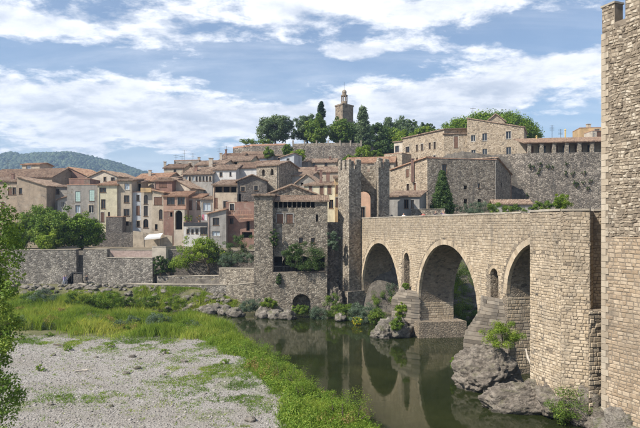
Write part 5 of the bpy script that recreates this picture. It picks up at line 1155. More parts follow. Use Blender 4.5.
for px0, px1, y0, y1, D, mat, lab in [(263.5, 273, 148, 158.5, 164, 'leaf_mid', 'small round green bush among the roofs below the pergola'), (282, 292, 144.5, 156, 163, 'leaf_mid', 'bushy garden tree below hill wall, left of the yellow one'), (287, 306, 149, 162, 160, 'leaf_bright', 'bright yellow green bush among the roofs'),
        (356.5, 371, 146, 160, 160, 'leaf_bright', 'bright bush in front of the hill wall near the gate'), (368, 384, 150, 160, 162, 'leaf_mid', 'spreading green bush beside the bright hill bush'), (344, 357, 155, 163, 150, 'leaf_mid', 'low bush showing over the gate merlons')]:
    htree(px0, px1, y0, y1, D, lab, mat, k=36, per=45, size=.4, trunk=.12, name='hill_shrub', cr=.34)
# trees of the town and terraces
htree(429.5, 455, 171, 217, 101, 'dense conical evergreen standing behind the bridge parapet', 'leaf_dark', 'cone', 260, 80, .24, .2, 'conifer_tree', cr=.19, limbs=4, base_y=221)
htree(33, 77, 211, 250, 106, 'large round terrace tree with sunlit yellow green crown', 'leaf_mid', k=150, per=70, size=.36, trunk=.3, name='terrace_tree', cr=.24, base_y=252)
htree(62, 103, 216, 250, 108, 'dark green terrace tree at the right of the sunlit one', 'leaf_pine', k=130, per=65, size=.36, trunk=.3, name='terrace_tree', cr=.24, base_y=252)
htree(22, 58, 205, 246, 114, 'taller light green tree behind the terrace trees', 'leaf_mid', k=110, per=65, size=.36, trunk=.3, name='terrace_tree', cr=.24, base_y=252)
htree(38, 60, 232, 252, 102.5, 'small bright shrub overhanging the river wall', 'leaf_bright', k=50, per=55, size=.3, trunk=.12, name='terrace_shrub', cr=.28, base_y=252)
htree(2, 26, 222, 252, 112, 'leafy tree in front of the brown house at row end', 'leaf_mid', k=80, per=60, size=.36, trunk=.25, name='terrace_tree', cr=.26, base_y=252)
htree(-48, -8, 208, 251, 110, 'broad green terrace tree beyond the brown end house', 'leaf_mid', k=90, per=55, size=.36, trunk=.3, name='terrace_tree', cr=.26, base_y=252)
htree(-112, -66, 204, 251, 116, 'dark terrace tree before the last grey house of the row', 'leaf_oak', k=90, per=55, size=.38, trunk=.3, name='terrace_tree', cr=.26, base_y=252)
htree(-170, -125, 196, 250, 124, 'tall tree past the last house of the row', 'leaf_mid', k=90, per=55, size=.4, trunk=.35, name='terrace_tree', cr=.26, base_y=252)
t_ = empty('acacia_tree', V3(XY(209, 98.5), 4.7), 'airy bright green tree leaning over the river terrace', 'tree')
cen = np.vstack([crown_points('round', P(198, 252, 99), (4.1, 2.6, 2.4), 70), crown_points('round', P(181, 264, 98), (2.0, 1.6, .9), 22), crown_points('round', P(206, 244, 99.5), (2.2, 2, 1.3), 22)])
pos, nrm, sz, v = clump_leaves(cen, RNG.uniform(.45, .9, len(cen)), 62, .26); leaf_cards('crown', pos, nrm, sz, v, M['leaf_bright'], t_)
mb = MB(); b0 = Vector(t_.location); mb.tube([b0, P(208.3, 267, 98.6), P(205, 261, 98.8), P(199, 252, 99)], [.2, .17, .14, .06], 8)
for q in (P(190, 258, 98.6), P(181, 264, 98), P(207, 246, 99.5), P(212, 253, 99)): mb.tube([P(206, 262.5, 98.8), P(205, 261, 98.8).lerp(q, .5) + Vector((0, 0, .2)), q], [.12, .08, .03], 6)
mb.build('trunk', M['bark'], t_, smooth=True)
for i, (px, py, D, r, mat, lab, sz_) in enumerate([
        (240, 260, 97.2, (2.6, 1.2, 2.6), 'leaf_dark', 'dark ivy mass climbing the wall beside the tower house', .24), (243, 262.5, 95.3, (2.2, 1.0, .9), 'leaf_grey', 'pale grey green shrub on the stepped wall top', .2), (227, 266, 97, (1.4, 1.0, 1.2), 'leaf_grey', 'grey green shrub between acacia and stepped wall', .22),
        (168, 272, 98.9, (1.6, .8, 1.6), 'leaf_dark', 'dark shrub in the shaded wall corner left of the acacia', .24), (160, 275, 97.9, (1.0, .6, 2.0), 'leaf_dark', 'dark creeper on the river wall end', .24), (217, 262, 99.4, (1.5, 1, 1.6), 'leaf_dark', 'dark shrub right of the acacia trunk', .24),
        (306, 269, 86.8, (3.2, .7, 2.3), 'leaf_dark', 'leafy vine draped over the gatehouse terrace', .24), (293, 259, 87.5, (1.3, .7, 1.3), 'leaf_dark', 'dark end of the vine over terrace railing', .24), (334, 250, 88.2, (1.0, .7, 1.7), 'leaf_grey', 'grey green creeper on the rock beside the gate turret', .22), (274.5, 246, 88.0, (.7, .4, 1.4), 'leaf_dark', 'dark creeper at the corner of tower house and gatehouse', .22),
        (278.5, 284, 86.9, (.35, .3, .9), 'leaf_dark', 'thin dark ivy streak on the terrace base', .2), (505, 214.5, 88, (3.0, 1.2, 1.0), 'leaf_mid', 'row of green bushes above the parapet by the shed', .24), (478, 213.5, 101, (3.6, 1.2, 1.2), 'leaf_grey', 'grey green bushes below the end wing', .24), (545, 210.5, 78, (2.2, 1.0, .7), 'leaf_mid', 'low bushes above the bastion parapet', .22), (562, 209, 74, (.9, .8, 1.1), 'leaf_bright', 'bright pointed bush standing over the bastion', .22),
        (504, 345, 46.4, (1.45, 1.2, 1.0), 'leaf_bright', 'yellow green bush growing on top of the big river rock', .17), (574, 420, 38.6, (1.75, 1.2, 1.25), 'leaf_mid', 'green bush at the waterline below the bastion', .15), (456, 368, 51, (.45, .4, .7), 'leaf_mid', 'small green tuft on the river rock edge', .14),
        (536, 352, 44.5, (.35, .4, .6), 'leaf_mid', 'small plant in the rock cleft beside bastion', .13)]):
    b0 = P(px, py, D); shrub('bush', lab, b0, r, mat, 44 if i != 6 else 70, 150, sz_ * .58, group=None, cat='bush', cr=.42 if i != 6 else .85)
# ------------------------------------------------------------------ rocks
def rock(name, label, c, r, seed, mat='rock', sub=4, rough=.34, group=None, sharp=.5):
    bv, bf = ico_sub(sub); rd = random.Random(seed); o = Vector((rd.uniform(-50, 50), rd.uniform(-50, 50), rd.uniform(-50, 50)))
    out = []
    for p in bv:
        q = Vector(p); n = noise.noise(q * 1.3 + o) * rough + noise.noise(q * 3.1 + o) * rough * .5 + (abs(noise.noise(q * 5.5 + o)) - .25) * rough * .45 + noise.noise(q * 12 + o) * rough * .14
        if sub >= 4:
            dd = noise.voronoi(Vector((q.x, q.y, q.z * 1.5)) * 2.1 + o)[0]; n += .09 - .16 * dd[0] * rough / .25 - .06 * math.exp(-(dd[1] - dd[0]) * 14); dd = noise.voronoi(q * 5.2 + o)[0]; n -= .05 * dd[0] + .025 * math.exp(-(dd[1] - dd[0]) * 12)
        w = q * (1 + n); w.z = max(w.z, -.75)
        m_ = max(abs(q.x), abs(q.y), abs(q.z)); w = w * (1 + sharp * .25 * (1 / m_ - 1) * -1 + .0)
        out.append((w.x * r[0], w.y * r[1], w.z * r[2]))
    v = np.array(out) + np.array(c)
    return tag(np_mesh(name, v, bf, M[mat], loc=(c[0], c[1], c[2]), smooth=True), label, 'rock', group)
rock('river_rock', 'large rounded grey rock carrying the yellow green bush', V3(XY(486, 47.4), .9), (2.75, 2.2, 2.45), 3, sub=5, rough=.22)
rock('river_rock', 'long low jagged rock at the waterline before the bastion', V3(XY(521, 41.9), .3), (2.9, 1.3, 1.75), 8, sub=5, rough=.24)
rock('river_rock', 'dark cracked rock shelf carrying the bastion foot', V3(XY(566, 40.6), .9), (2.0, 1.8, 1.8), 12, sub=5, rough=.3)
rock('river_rock', 'rough rock shelf under the bastion recess', V3(XY(590, 39.0), .8), (1.7, 1.6, 2.0), 14, sub=4)
rock('river_rock', 'pale boulder at the foot of the tall tower', V3(XY(627, 35.6), .3), (2.0, 1.6, 1.75), 17, 'rock_pale', sub=5, rough=.26)
rock('river_rock', 'low boulder beside the tower foot near the waterline bush', V3(XY(604, 37.2), .3), (1.1, 1.0, 1.3), 19, sub=4)
rock('pier_rock', 'rock mass under the pier cutwater beside the first arch', V3(XY(395, 69.5), .4), (2.3, 1.6, 2.0), 22, 'rock_pale', sub=4)
rock('pier_rock', 'small pale rock at the water edge before the cutwater', V3(XY(382, 68.5), .2), (1.3, 1.0, 1.3), 24, 'rock_pale', sub=4)
rock('cliff_rock', 'rounded grey boulder cliff seen through the first arch', V3(XY(392, 93), 2.5), (4.5, 3.5, 5.4), 27, 'rock', sub=5)
rock('cliff_rock', 'dark cliff foot between gate turret and first arch', V3(XY(370, 93), 2.0), (3.8, 3.0, 4.6), 29, 'rock', sub=5)
rock('cliff_rock', 'rock slope seen through the second arch', V3(XY(458, 83), 1.5), (7.0, 4.5, 2.6), 31, 'rock', sub=5)
rock('cliff_rock', 'rock bank beside the gatehouse base and turret', V3(XY(332, 88.2), 1.6), (1.7, 1.3, 3.0), 33, 'rock', sub=5)
for i, (px, py, rx, rz) in enumerate([(199, 306, 1.3, 1.0), (208, 310, 1.5, .9), (216, 309, 1.4, 1.0), (226, 311, 1.2, 1.0), (235, 313, 1.3, 1.0), (262, 314, 1.0, .95), (276, 315, 1.1, 1.0), (289, 315.5, 1.1, .95), (340, 317, .7, .7)]):
    lab_ = ['low grey boulder ending the waterline row beside the bright shrub', 'broad flat boulder second in the row from the bright shrub', 'humped boulder in the middle of the row below the embankment wall', 'rounded boulder next to the humped one below the embankment', 'boulder ending the row below the broken wall stub', 'dark boulder at the water below the tower house corner', 'blunt boulder between tower house corner and tunnel mouth', 'grey boulder left of the tunnel mouth', 'small lone boulder before the gate turret foot'][i]
    D = 7714 / (py + 3.5 - HY); rock('bank_boulder', lab_, V3(XY(px, D), .35), (rx, .9, rz), 60 + i, 'rock_pale', 3, .45, 'boulders along the far waterline')
rd = random.Random(5)
proto = [rock('riprap_stone', 'loose grey block stone on the slope below the river wall', (0, 0, -200 - k), (1, .9, .75), 90 + k, 'rock_pale', 2, .5, 'riprap stones below the river wall') for k in range(5)]
for i in range(190):
    o = proto[i % 5] if i < 5 else proto[i % 5].copy()
    if i >= 5: COL.objects.link(o)
    px = rd.uniform(12, 232); y = rd.uniform(90.5 if px < 165 else 88.6, 97.5 - max(0, px - 80) * .03 if px < 165 else 92); x = (px - CX) / F * y
    s_ = rd.uniform(.3, .62); o.location = (x, y, terrain(x, y) + s_ * .2); o.scale = (s_ * rd.uniform(.8, 1.4), s_, s_ * rd.uniform(.7, 1.1)); o.rotation_euler = (rd.uniform(-.3, .3), rd.uniform(-.3, .3), rd.uniform(0, 6))
dw = empty('driftwood', P(545, 368, 42.5), 'pale bleached branch wedged on the rocks against the bastion', 'driftwood')
mb = MB(); mb.tube([P(525.5, 349, 43.2), P(528, 358, 43.0), P(532, 365.5, 42.6), P(541, 369, 42.0), P(553, 370, 41.3), P(565, 369.5, 40.4)], [.08, .11, .13, .13, .10, .05], 8); mb.build('branch', M['deadwood'], dw, smooth=True)
mb = MB(); mb.tube([P(533, 366, 42.6), P(536, 371, 42.3), P(541, 375, 41.9)], [.07, .05, .02], 6); mb.build('twig', M['deadwood'], dw, smooth=True)

# ------------------------------------------------------------------ gravel stones and bar vegetation
def on_bar(x, y): return bar_edge(y) - x
def fz(x, y): return terrain(x, y)
pb = []
while len(pb) < 20000:
    y = 33 + 33 * random.random() ** 1.2; x = random.uniform(-.60 * y, bar_edge(y) - 1.0); pb.append((x, y, fz(x, y) + .005))
pb = np.array(pb); s_ = np.clip(RNG.lognormal(-3.15, .5, (len(pb), 1)), .018, .15) * np.array([[1.2, 1.0, .6]])
ov = np.array([(1, 0, 0), (-1, 0, 0), (0, 1, 0), (0, -1, 0), (0, 0, 1), (0, 0, -1)], float); of = np.array([(0, 2, 4), (2, 1, 4), (1, 3, 4), (3, 0, 4), (2, 0, 5), (1, 2, 5), (3, 1, 5), (0, 3, 5)])
v, f = scatter(ov, of, pb, s_, .3); tag(np_mesh('gravel', v, f, M['pebble']), 'loose grey river gravel scattered over the bar', 'gravel', kind='stuff')

rd = random.Random(77)
for i in range(12):
    y = rd.uniform(36, 60); x = rd.uniform(-.5 * y, bar_edge(y) - 5); s_ = rd.uniform(.14, .3)
    rock('cobble', 'single larger cobble lying on the gravel bar', (x, y, fz(x, y) + s_ * .25), (s_ * 1.3, s_, s_ * .7), 300 + i, 'rock_pale', 2, .3, 'larger cobbles on the gravel bar')
for (px, D, an, lab) in ((84, 50, .3, 'short bleached stick lying on the open gravel'), (58, 60, -.5, 'dark driftwood pile at the grass edge of gravel')):
    x, y = XY(px, D); q = Vector((x, y, fz(x, y) + .06)); w_ = empty('driftwood', q, lab, 'driftwood'); e = Vector((math.cos(an), math.sin(an), 0)); mb = MB(); mb.tube([q - e * .7, q + Vector((0, .1, .05)), q + e * .8 + Vector((0, 0, .1))], [.05, .06, .02], 6); mb.tube([q, q + e * .4 + Vector((0, -.3, .15))], [.04, .015], 5); mb.build('branch', M['deadwood'] if px == 84 else M['bark'], w_)

def blades(name, roots, h, w, mat, label, lean=.35, per=6, spread=.12):
    n = len(roots); roots = np.repeat(np.array(roots), per, 0); m = len(roots); h = np.repeat(h, per) * RNG.uniform(.55, 1.15, m); w = np.repeat(w, per) * RNG.uniform(.7, 1.3, m)
    roots = roots + np.hstack([RNG.normal(0, spread, (m, 2)), np.zeros((m, 1))]); a = RNG.uniform(0, 6.28, m); side = np.stack([np.cos(a), np.sin(a), np.zeros(m)], -1)
    ln = RNG.normal(0, lean, (m, 2)); tip = roots + np.hstack([ln * h[:, None], h[:, None]]); mid = roots + np.hstack([ln * h[:, None] * .3, h[:, None] * .55])
    q = np.stack([roots - side * w[:, None] * .5, roots + side * w[:, None] * .5, mid + side * w[:, None] * .4, tip, mid - side * w[:, None] * .4], 1).reshape(-1, 3)
    lf = np.array([.5 + 1.1 * nzv(p[0], p[1], .16, 21.5) + .5 * nzv(p[0], p[1], .6, 3.5) for p in roots[::per]]); vv = np.repeat(np.clip(np.repeat(lf, per) * .75 + RNG.uniform(-.15, .3, m), 0, 1), 5)
    o = np_mesh(name, q, np.arange(m * 5).reshape(m, 5), M[mat], v=vv); return tag(o, label, 'grass' if 'weed' not in name else 'weeds', kind='stuff')
def scatter_pts(n, yr, fn):
    out = []; tries = 0
    while len(out) < n and tries < n * 40:
        tries += 1; y = random.uniform(*yr); x = random.uniform(-.62 * y, bar_edge(y) + 1.0)
        if random.random() < fn(x, y): out.append((x, y, fz(x, y) - .03))
    return out
def band(x, y):   # tall grass across the back of the bar
    yy = y + 5 * nzv(x, y, .11, 2.2) + 2.5 * nzv(x, y, .45, 5.2); lim = itp(x, [-50, -25, -16, -10], [66, 66.5, 64, 60]); return sm(lim - 1.0, lim + 4.0, yy) * (.4 + .6 * max(0, nzv(x, y, .3, 6) + .45)) * (1 if fz(x, y) > -.02 else 0)
r1 = scatter_pts(15000, (60, 91), band); r1 = [p for p in r1 if p[0] < bar_edge(p[1]) + .6]
nh = np.array([.35 + 1.15 * max(0, nzv(p[0], p[1], .22, 9) + .5) for p in r1]); blades('reed_grass', r1, nh, np.full(len(r1), .045), 'grass', 'tall yellow green grass across the back of the gravel bar', .28, 6, .16)
def edge(x, y):   # lush strip along the water
    dd = on_bar(x, y); wd = itp(y, [30, 38, 45, 55, 64, 72], [7.0, 6.6, 4.6, 4.6, 6.0, 9.0]) + 1.2 * nzv(x, y, .3, 4.4); return sm(-.5, .3, dd) * (1 - sm(wd * .72, wd, dd))
r2 = scatter_pts(9500, (33, 72), edge); hh2 = np.array([.22 + .45 * max(0, nzv(p[0], p[1], .35, 5.5) + .45) for p in r2]); blades('low_grass', r2, hh2, np.full(len(r2), .032), 'grass_low', 'lush green grass strip along the water edge of the bar', .4, 7, .14)
r3 = scatter_pts(1100, (33.5, 72), lambda x, y: edge(x, y) * (.25 + .9 * max(0, nzv(x, y, .3, 7.7) + .35)))
cen = np.array(r3); hs = RNG.uniform(.18, .55, len(cen)); cen = cen + np.stack([np.zeros(len(cen)), np.zeros(len(cen)), hs * .8], -1)
pos, nrm, sz, v = clump_leaves(cen, hs * 1.0, 75, .13, .7, .9); tag(leaf_cards('weed_patch', pos, nrm, sz, v, M['weed'], aspect=.5), 'leafy green weeds along the water edge of the bar', 'weeds', kind='stuff')
r4 = scatter_pts(260, (36, 80), lambda x, y: max(edge(x, y), band(x, y)) * max(0, nzv(x, y, .25, 12.1)) * 2.2)
cen = np.array(r4) + np.array([0, 0, .45]); pos, nrm, sz, v = clump_leaves(cen, RNG.uniform(.2, .45, len(cen)), 40, .11, .4, 1.2); tag(leaf_cards('dry_weeds', pos, nrm, sz, v, M['dry'], aspect=.4), 'reddish dry seed heads among the green weeds', 'weeds', kind='stuff')
def patch(x, y):  # thin grass tufts on the gravel
    if on_bar(x, y) < 3: return 0
    px = CX + x / y * F; py = HY + 12.8 * F / y
    k = math.exp(-((px - 205) / 60) ** 2 - ((py - 372) / 17) ** 2) + .8 * math.exp(-((px - 245) / 40) ** 2 - ((py - 395) / 18) ** 2) + .55 * math.exp(-((px - 70) / 50) ** 2 - ((py - 400) / 7) ** 2) + .25 * sm(350, 342, py) if False else math.exp(-((x + 9) / 4.6) ** 2 - ((y - 50.5) / 5) ** 2) + .8 * math.exp(-((x + 5.0) / 3.2) ** 2 - ((y - 43.5) / 4) ** 2) + .55 * math.exp(-((x + 18) / 5) ** 2 - ((y - 42.5) / 1.8) ** 2) + .9 * math.exp(-((y - 62) / 3.2) ** 2)
    return min(1, k) * sm(.0, .45, nzv(x, y, .55, 15) + .2) + .02
r5 = scatter_pts(8000, (33, 66), patch); blades('grass_tufts', r5, RNG.uniform(.06, .22, len(r5)), np.full(len(r5), .03), 'grass_low', 'short grass tufts scattered on the pale gravel', .6, 7, .10)
# grass and weeds on the far bank slope
r6 = []
while len(r6) < 7500:
    x = random.uniform(-52, -13); y = random.uniform(bank_y(x) - 1.5, 92.6 if x < -30 else 94)
    if nzv(x, y, .3, 3.3) > -.15 and 0.05 < fz(x, y) < 3.4: r6.append((x, y, fz(x, y) - .03))
blades('bank_grass', r6, np.array([.3 + .5 * max(0, nzv(p[0], p[1], .3, 8) + .4) for p in r6]), np.full(len(r6), .05), 'grass', 'rough green grass on the far bank below the walls', .4, 6, .2)
for i in range(60):
    while True:
        y = random.uniform(37, 66); x = bar_edge(y) - random.uniform(.3, 3.2)
        if fz(x, y) > .0: break
    h_ = random.choice((.3, .4, .5, .6, .8, .95)) * random.uniform(.9, 1.1); mt_ = random.choice(('weed', 'weed', 'leaf_bright', 'leaf_mid')); shrub('bar_weed', ('tall ' if h_ > .7 else 'low ') + {'weed': 'fresh green', 'leaf_bright': 'yellow green', 'leaf_mid': 'darker green'}[mt_] + ' leafy weed in the lush strip along the water', (x, y, fz(x, y) - .05), (h_ * 1.1, h_, h_), mt_, 18, 70, .085, group='tall weeds along the bar edge', cat='weed', cr=.45, aspect=.4)
for i in range(48):
    px = random.uniform(20, 215); y = random.uniform(69, 82); x = (px - CX) / F * y
    h_ = random.uniform(.35, 1.0); mt_ = random.choice(('weed', 'leaf_grey', 'leaf_mid', 'grass', 'grass_low', 'dry')); shrub('reed_clump', ('large ' if h_ > .7 else 'small ') + {'weed': 'fresh green', 'leaf_grey': 'grey green', 'leaf_mid': 'dark green', 'grass': 'yellowish', 'grass_low': 'bright green', 'dry': 'reddish dry'}[mt_] + ' bushy plant in the tall grass band', (x, y, fz(x, y) - .05), (h_ * 1.3, h_, h_), mt_, 18, 60, .12, group='bushy plants in the tall grass', cat='plant', cr=.45, aspect=.35)
# shrubs along the far bank and on the bar
sh = [(44, 306, 87, (2.0, 1.2, 1.5), 'leaf_grey', 'blue grey willow shrub at the far end of the grass'), (30, 304, 89, (1.4, 1, 1.0), 'leaf_mid', 'green shrub below the long river wall'), (76, 307, 86, (1.6, 1, 1.35), 'leaf_mid', 'dark green round shrub at the grass edge below the stair gap'), (92, 306, 87, (1.3, 1, 1.0), 'leaf_mid', 'smaller round shrub right of the dark round one'), (107, 307, 86.5, (1.7, 1, 1.2), 'leaf_pine', 'broad dark shrub below the quay wall'), (58, 304, 90, (1.3, 1, .9), 'leaf_grey', 'low grey shrub on the stone slope'),
      (126, 305, 89, (1.6, 1, .8), 'leaf_mid', 'low green shrub under the curving quay wall'), (150, 306, 88, (1.8, 1, .9), 'leaf_mid', 'spreading shrub below the embankment wall'), (176, 308, 87, (1.8, 1, 1.0), 'leaf_bright', 'bright shrub left of the waterline boulders'), (155, 330, 72, (1.5, 1.1, 1.2), 'leaf_grey', 'blue green shrub amid the tall grass'), (133, 329, 73, (1.0, .9, .9), 'leaf_grey', 'small grey green shrub amid the tall grass'), (24, 311, 84, (1.2, 1, .9), 'leaf_mid', 'shrub by the left end of the tall grass'),
      (250, 311, 84.5, (1.7, 1.0, 1.0), 'leaf_grey', 'soft grey green shrub below the tower house'), (268, 307, 86, (1.3, .8, .7), 'leaf_bright', 'yellow green shrub behind the waterline boulders'), (300, 313, 83.5, (1.2, .9, .7), 'leaf_mid', 'shrub under the tunnel mouth'), (318, 319, 82.5, (1.3, 1, 1.0), 'leaf_grey', 'grey green shrub right of the tunnel mouth'), (332, 317, 83, (1.3, 1, 1.9), 'leaf_mid', 'tall yellowish shrub below the rock bank'), (346, 320, 81.5, (1.2, .9, 1.3), 'leaf_mid', 'green shrub before the gate turret foot'),
      (358, 322, 80, (1.3, 1, 1.6), 'leaf_grey', 'grey green reed shrub left of the yellow flowers'), (368, 323, 79, (1.2, 1, 1.5), 'leaf_grey', 'tall grey green shrub before the first arch'), (377, 324, 77.5, (1.1, .9, 1.1), 'leaf_mid', 'dense shrub at the pier rock edge'), (403, 318, 70.5, (.8, .6, 1.2), 'leaf_bright', 'yellow green plant climbing the cutwater rock'), (397, 330, 68, (.7, .6, .8), 'leaf_mid', 'small plant on the rock under the cutwater'), (406, 289, 71.5, (.35, .3, .45), 'leaf_mid', 'tiny plant on the cutwater cap by slot'),
      (451, 318, 76.5, (2.2, 1.5, 2.8), 'leaf_bright', 'bright foliage framed by the second arch'), (463, 325, 74.5, (2.0, 1.3, 1.7), 'leaf_mid', 'low green shrub at the water side beyond the second arch'), (446, 296, 80, (2.2, 1.6, 3.2), 'leaf_mid', 'tall leafy shrub behind the bright foliage of the second arch'), (383, 312, 88, (2.0, 1.2, 1.8), 'leaf_mid', 'green shrub at the foot of the cliff in the first arch'), (392, 300, 89, (1.4, 1, 1.6), 'leaf_grey', 'grey green shrub on the boulder cliff in first arch'),
      (447, 290, 84, (3.0, 2, 3.4), 'leaf_mid', 'shaded shrub mass seen through the second arch'), (456, 306, 82, (2.8, 1.6, 2.2), 'leaf_bright', 'shrub with sunlight painted into its leaves low through second arch'), (449, 268, 88, (2.2, 2, 2.6), 'leaf_dark', 'dark ivy high on the slope seen through second arch'), (468, 296, 86, (2.4, 2, 3), 'leaf_mid', 'shaded shrub at the right of the second arch view')]  # leaf_bright in this arch view paints in sunlight the bridge shadow blocks
for px, py, D, r, mat, lab in sh: shrub('shrub', lab, P(px, py, D), r, mat, 48, 130, .13, cat='shrub', cr=.40, aspect=.45)
shrub('flowering_shrub', 'small shrub covered in yellow flowers at the far waterline', P(357, 324, 77), (.75, .6, .55), 'leaf_bright', 16, 40, .16, flower='flower', cr=.4)
for i, (px, D) in enumerate([(20, 63), (50, 65), (68, 58), (110, 60), (165, 57), (285, 42), (225, 53), (40, 50), (322, 44.5), (268, 47.5)]):
    x, y = XY(px, D); shrub('low_plant', ['small clump of leaves on the open gravel', 'low leafy plant at the grass edge of the gravel'][i % 2], (x, y, fz(x, y)), (.45, .4, .3), 'weed', 10, 30, .12, group=['leaf clumps on the open gravel', 'low plants at the gravel edge'][i % 2], cat='plant', cr=.5)

# plants in the cracks of the high retaining wall
for i in range(18):
    px = random.choice((random.uniform(520, 600), random.gauss(575, 8), random.gauss(535, 6))); py = random.uniform(158, 198); D = itp(px, [508, 530, 606], [124.5, 121.5, 119]) - .15; b0 = P(px, py, D)
    shrub('wall_plant', 'small dark tuft rooted in the high retaining wall', b0, (.5, .25, .45), 'leaf_dark', 7, 18, .22, group='tufts in the retaining wall', cat='plant', cr=.5)

# ------------------------------------------------------------------ near tree at the frame edge
nt_ = empty('near_tree', (-12.6, 19.5, .5), 'leafy near tree with bright green twigs reaching in beside the gravel', 'tree')
mb = MB(); b0 = Vector(nt_.location); top = Vector((-12.4, 19.8, 14.0)); mb.tube([b0, b0.lerp(top, .35) + Vector((.2, 0, 0)), b0.lerp(top, .7), top], [.24, .2, .13, .03], 10)
cen = []
rd = random.Random(11)
prof = [(190, 3), (205, 14), (222, 22), (240, 18), (255, 26), (270, 16), (290, 20), (308, 10), (318, 22), (335, 20), (348, 12), (362, 8), (375, 18), (388, 14), (402, 26), (412, 16), (428, 8), (440, 14)]
for i in range(230):
    py = rd.uniform(186, 470); reach = itp(py, [p[0] for p in prof], [p[1] for p in prof]); px = reach - abs(rd.gauss(0, 1)) * 45 - 2; D = rd.uniform(18.3, 21.2); q = P(px, py, D)
    if q.z < 2 or q.x < -16: continue
    cen.append(tuple(q))
    if i % 2 == 0:
        t = min(.95, max(.12, (q.z - b0.z - 1.2) / (top.z - b0.z))); s_ = b0.lerp(top, t); mb.tube([s_, s_.lerp(q, .55) + Vector((0, 0, .25)), q], [.05, .03, .008], 5)
mb.build('trunk', M['bark'], nt_, smooth=True)
cen = np.array(cen); pos, nrm, sz, v = clump_leaves(cen, RNG.uniform(.22, .5, len(cen)), 110, .105, .4, 1.0); leaf_cards('crown', pos, nrm, sz, v, M['leaf_mid'], nt_, .62)

# ------------------------------------------------------------------ people
def person(label, loc, rz, shirt, trousers, hair=(.05, .035, .025), H_=1.7, pose=0):
    m, ntp = mat_new('person_clothes'); z = nd(ntp, 'ShaderNodeSeparateXYZ', {0: objc(ntp)}).outputs[2]; k = H_ / 1.7
    col = ramp(ntp, mt(ntp, 'DIVIDE', z, 2.0 * k), [(0.0, (.03, .025, .02)), (.035, trousers), (.46, shirt), (.715, (.45, .28, .2)), (.835, hair)], 'CONSTANT'); finish(ntp, col, .8)
    g = .12 + .06 * pose
    V_ = [(0, 0, .95), (0, 0, 1.15), (0, 0, 1.38), (0, 0, 1.5), (0, -.02, 1.62), (0, -.01, 1.72), (.1, 0, .9), (.1, -g, .5), (.1, -g * .2, .08), (.1, -g - .12, .03), (-.1, 0, .9), (-.1, g, .5), (-.1, g * 1.8, .08), (-.1, g * 1.5 - .08, .03),
          (.19, 0, 1.4), (.25, .04, 1.12), (.24, -.1, .88), (-.19, 0, 1.4), (-.25, -.02, 1.12), (-.24, -.16, .9)]
    E_ = [(0, 1), (1, 2), (2, 3), (3, 4), (4, 5), (0, 6), (6, 7), (7, 8), (8, 9), (0, 10), (10, 11), (11, 12), (12, 13), (2, 14), (14, 15), (15, 16), (2, 17), (17, 18), (18, 19)]
    rad = [.14, .13, .15, .06, .1, .08, .095, .065, .045, .035, .095, .065, .045, .035, .06, .045, .035, .06, .045, .035]
    me = bpy.data.meshes.new('person'); me.from_pydata([tuple(c * k for c in q) for q in V_], E_, []); o = bpy.data.objects.new('person', me); COL.objects.link(o)
    md = o.modifiers.new('skin', 'SKIN'); md.use_smooth_shade = True
    for i, r_ in enumerate(rad): me.skin_vertices[0].data[i].radius = (r_ * k, r_ * k * .85)
    me.skin_vertices[0].data[0].use_root = True
    o.modifiers.new('sub', 'SUBSURF').render_levels = 2; me.materials.append(m); o.location = loc; o.rotation_euler = (0, 0, rz); return tag(o, label, 'person')
def deck(s, w): q = bp(s, w, ZD); return (q.x, q.y, ZD)
person('person in a lilac top walking on the path below the river wall', (XY(64.2, 98.2).x, 98.2, terrain(XY(64.2, 98.2).x, 98.2)), 1.3, (.42, .34, .55), (.35, .40, .5))
person('person in a pale top walking beside the one in lilac', (XY(66, 98.6).x, 98.6, terrain(XY(66, 98.6).x, 98.6)), 1.1, (.6, .55, .6), (.25, .28, .35), pose=1)
person('person in dark clothes standing near the stair landing', (XY(86.7, 98.4).x, 98.4, terrain(XY(86.7, 98.4).x, 98.4)), 0.4, (.04, .04, .045), (.03, .03, .035))
person('person in a white shirt crossing the bridge close to the gate', deck(13.2, 1.5), 2.9, (.75, .75, .74), (.1, .12, .2), H_=1.72)
person('person in a red shirt crossing the bridge', deck(19.8, 1.3), 2.9, (.6, .05, .06), (.1, .1, .12), pose=1, H_=1.68)
person('person in a dark shirt leading a trio on the bridge', deck(23.2, 1.3), .3, (.05, .05, .07), (.1, .1, .12), H_=1.78)
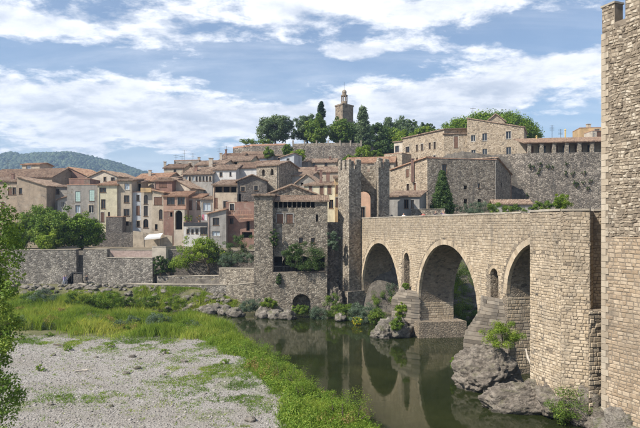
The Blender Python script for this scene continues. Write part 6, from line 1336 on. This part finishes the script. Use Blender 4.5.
person('person in navy at the middle of the trio on the bridge', deck(24.5, 1.6), .2, (.08, .08, .15), (.2, .2, .22), H_=1.82, pose=1)
person('person in purple closing the trio on the bridge', deck(25.5, 1.2), .1, (.16, .10, .22), (.08, .08, .1), H_=1.7)
# planting, flower pots and laundry on the roof terrace
pz = ZY(222.8, 119)
for i, (px, mat, lab) in enumerate([(186, 'leaf_bright', 'bright green potted plant on the roof terrace'), (190.5, 'leaf_mid', 'low potted plant on the roof terrace beside the bright one'), (199, 'dry', 'reddish potted plant among the terrace laundry')]):
    b0 = V3(XY(px, 118.95 + .4), pz + .4); r0 = shrub('potted_plant', lab, b0, (.55, .4, .75), mat, 9, 30, .2, cat='plant', cr=.45)
    m_ = MB(); m_.tube([b0 + Vector((0, 0, -.3)), b0 + Vector((0, 0, .05))], [.16, .22], 8); m_.build('pot', M['coping_red'], r0)
for i, (px, c, lab) in enumerate([(203, (.55, .2, .25), 'pink cloth drying on the roof terrace line'), (205.6, (.6, .6, .6), 'pale cloth drying beside the pink one')]):
    q_ = XY(px, 119.6); m_ = MB()
    for k in range(4): m_.quad((q_.x + k * .12 - .24, q_.y + .03 * (k % 2), pz + .5), (q_.x + k * .12 - .12, q_.y + .03 * ((k + 1) % 2), pz + .5), (q_.x + k * .12 - .12, q_.y + .03 * ((k + 1) % 2), pz + 1.7), (q_.x + k * .12 - .24, q_.y + .03 * (k % 2), pz + 1.7))
    tag(m_.build('drying_cloth', plain_mat('cloth_%d' % i, c), loc=(q_.x, q_.y, pz + .5)), lab, 'cloth')

# ------------------------------------------------------------------ air
hzm, hn = mat_new('haze_air'); pvn = nd(hn, 'ShaderNodeVolumePrincipled', {'Color': (.50, .68, .98, 1), 'Density': 0.00026, 'Anisotropy': 0.2}); nd(hn, 'ShaderNodeOutputMaterial', {'Volume': pvn.outputs[0]})
mb = MB(); mb.obox((-2800, -360, -8), (5600, 0, 0), (0, 3300, 0), (0, 0, 320)); tag(mb.build('haze', hzm), 'thin pale blue air over the valley', 'haze', kind='stuff')
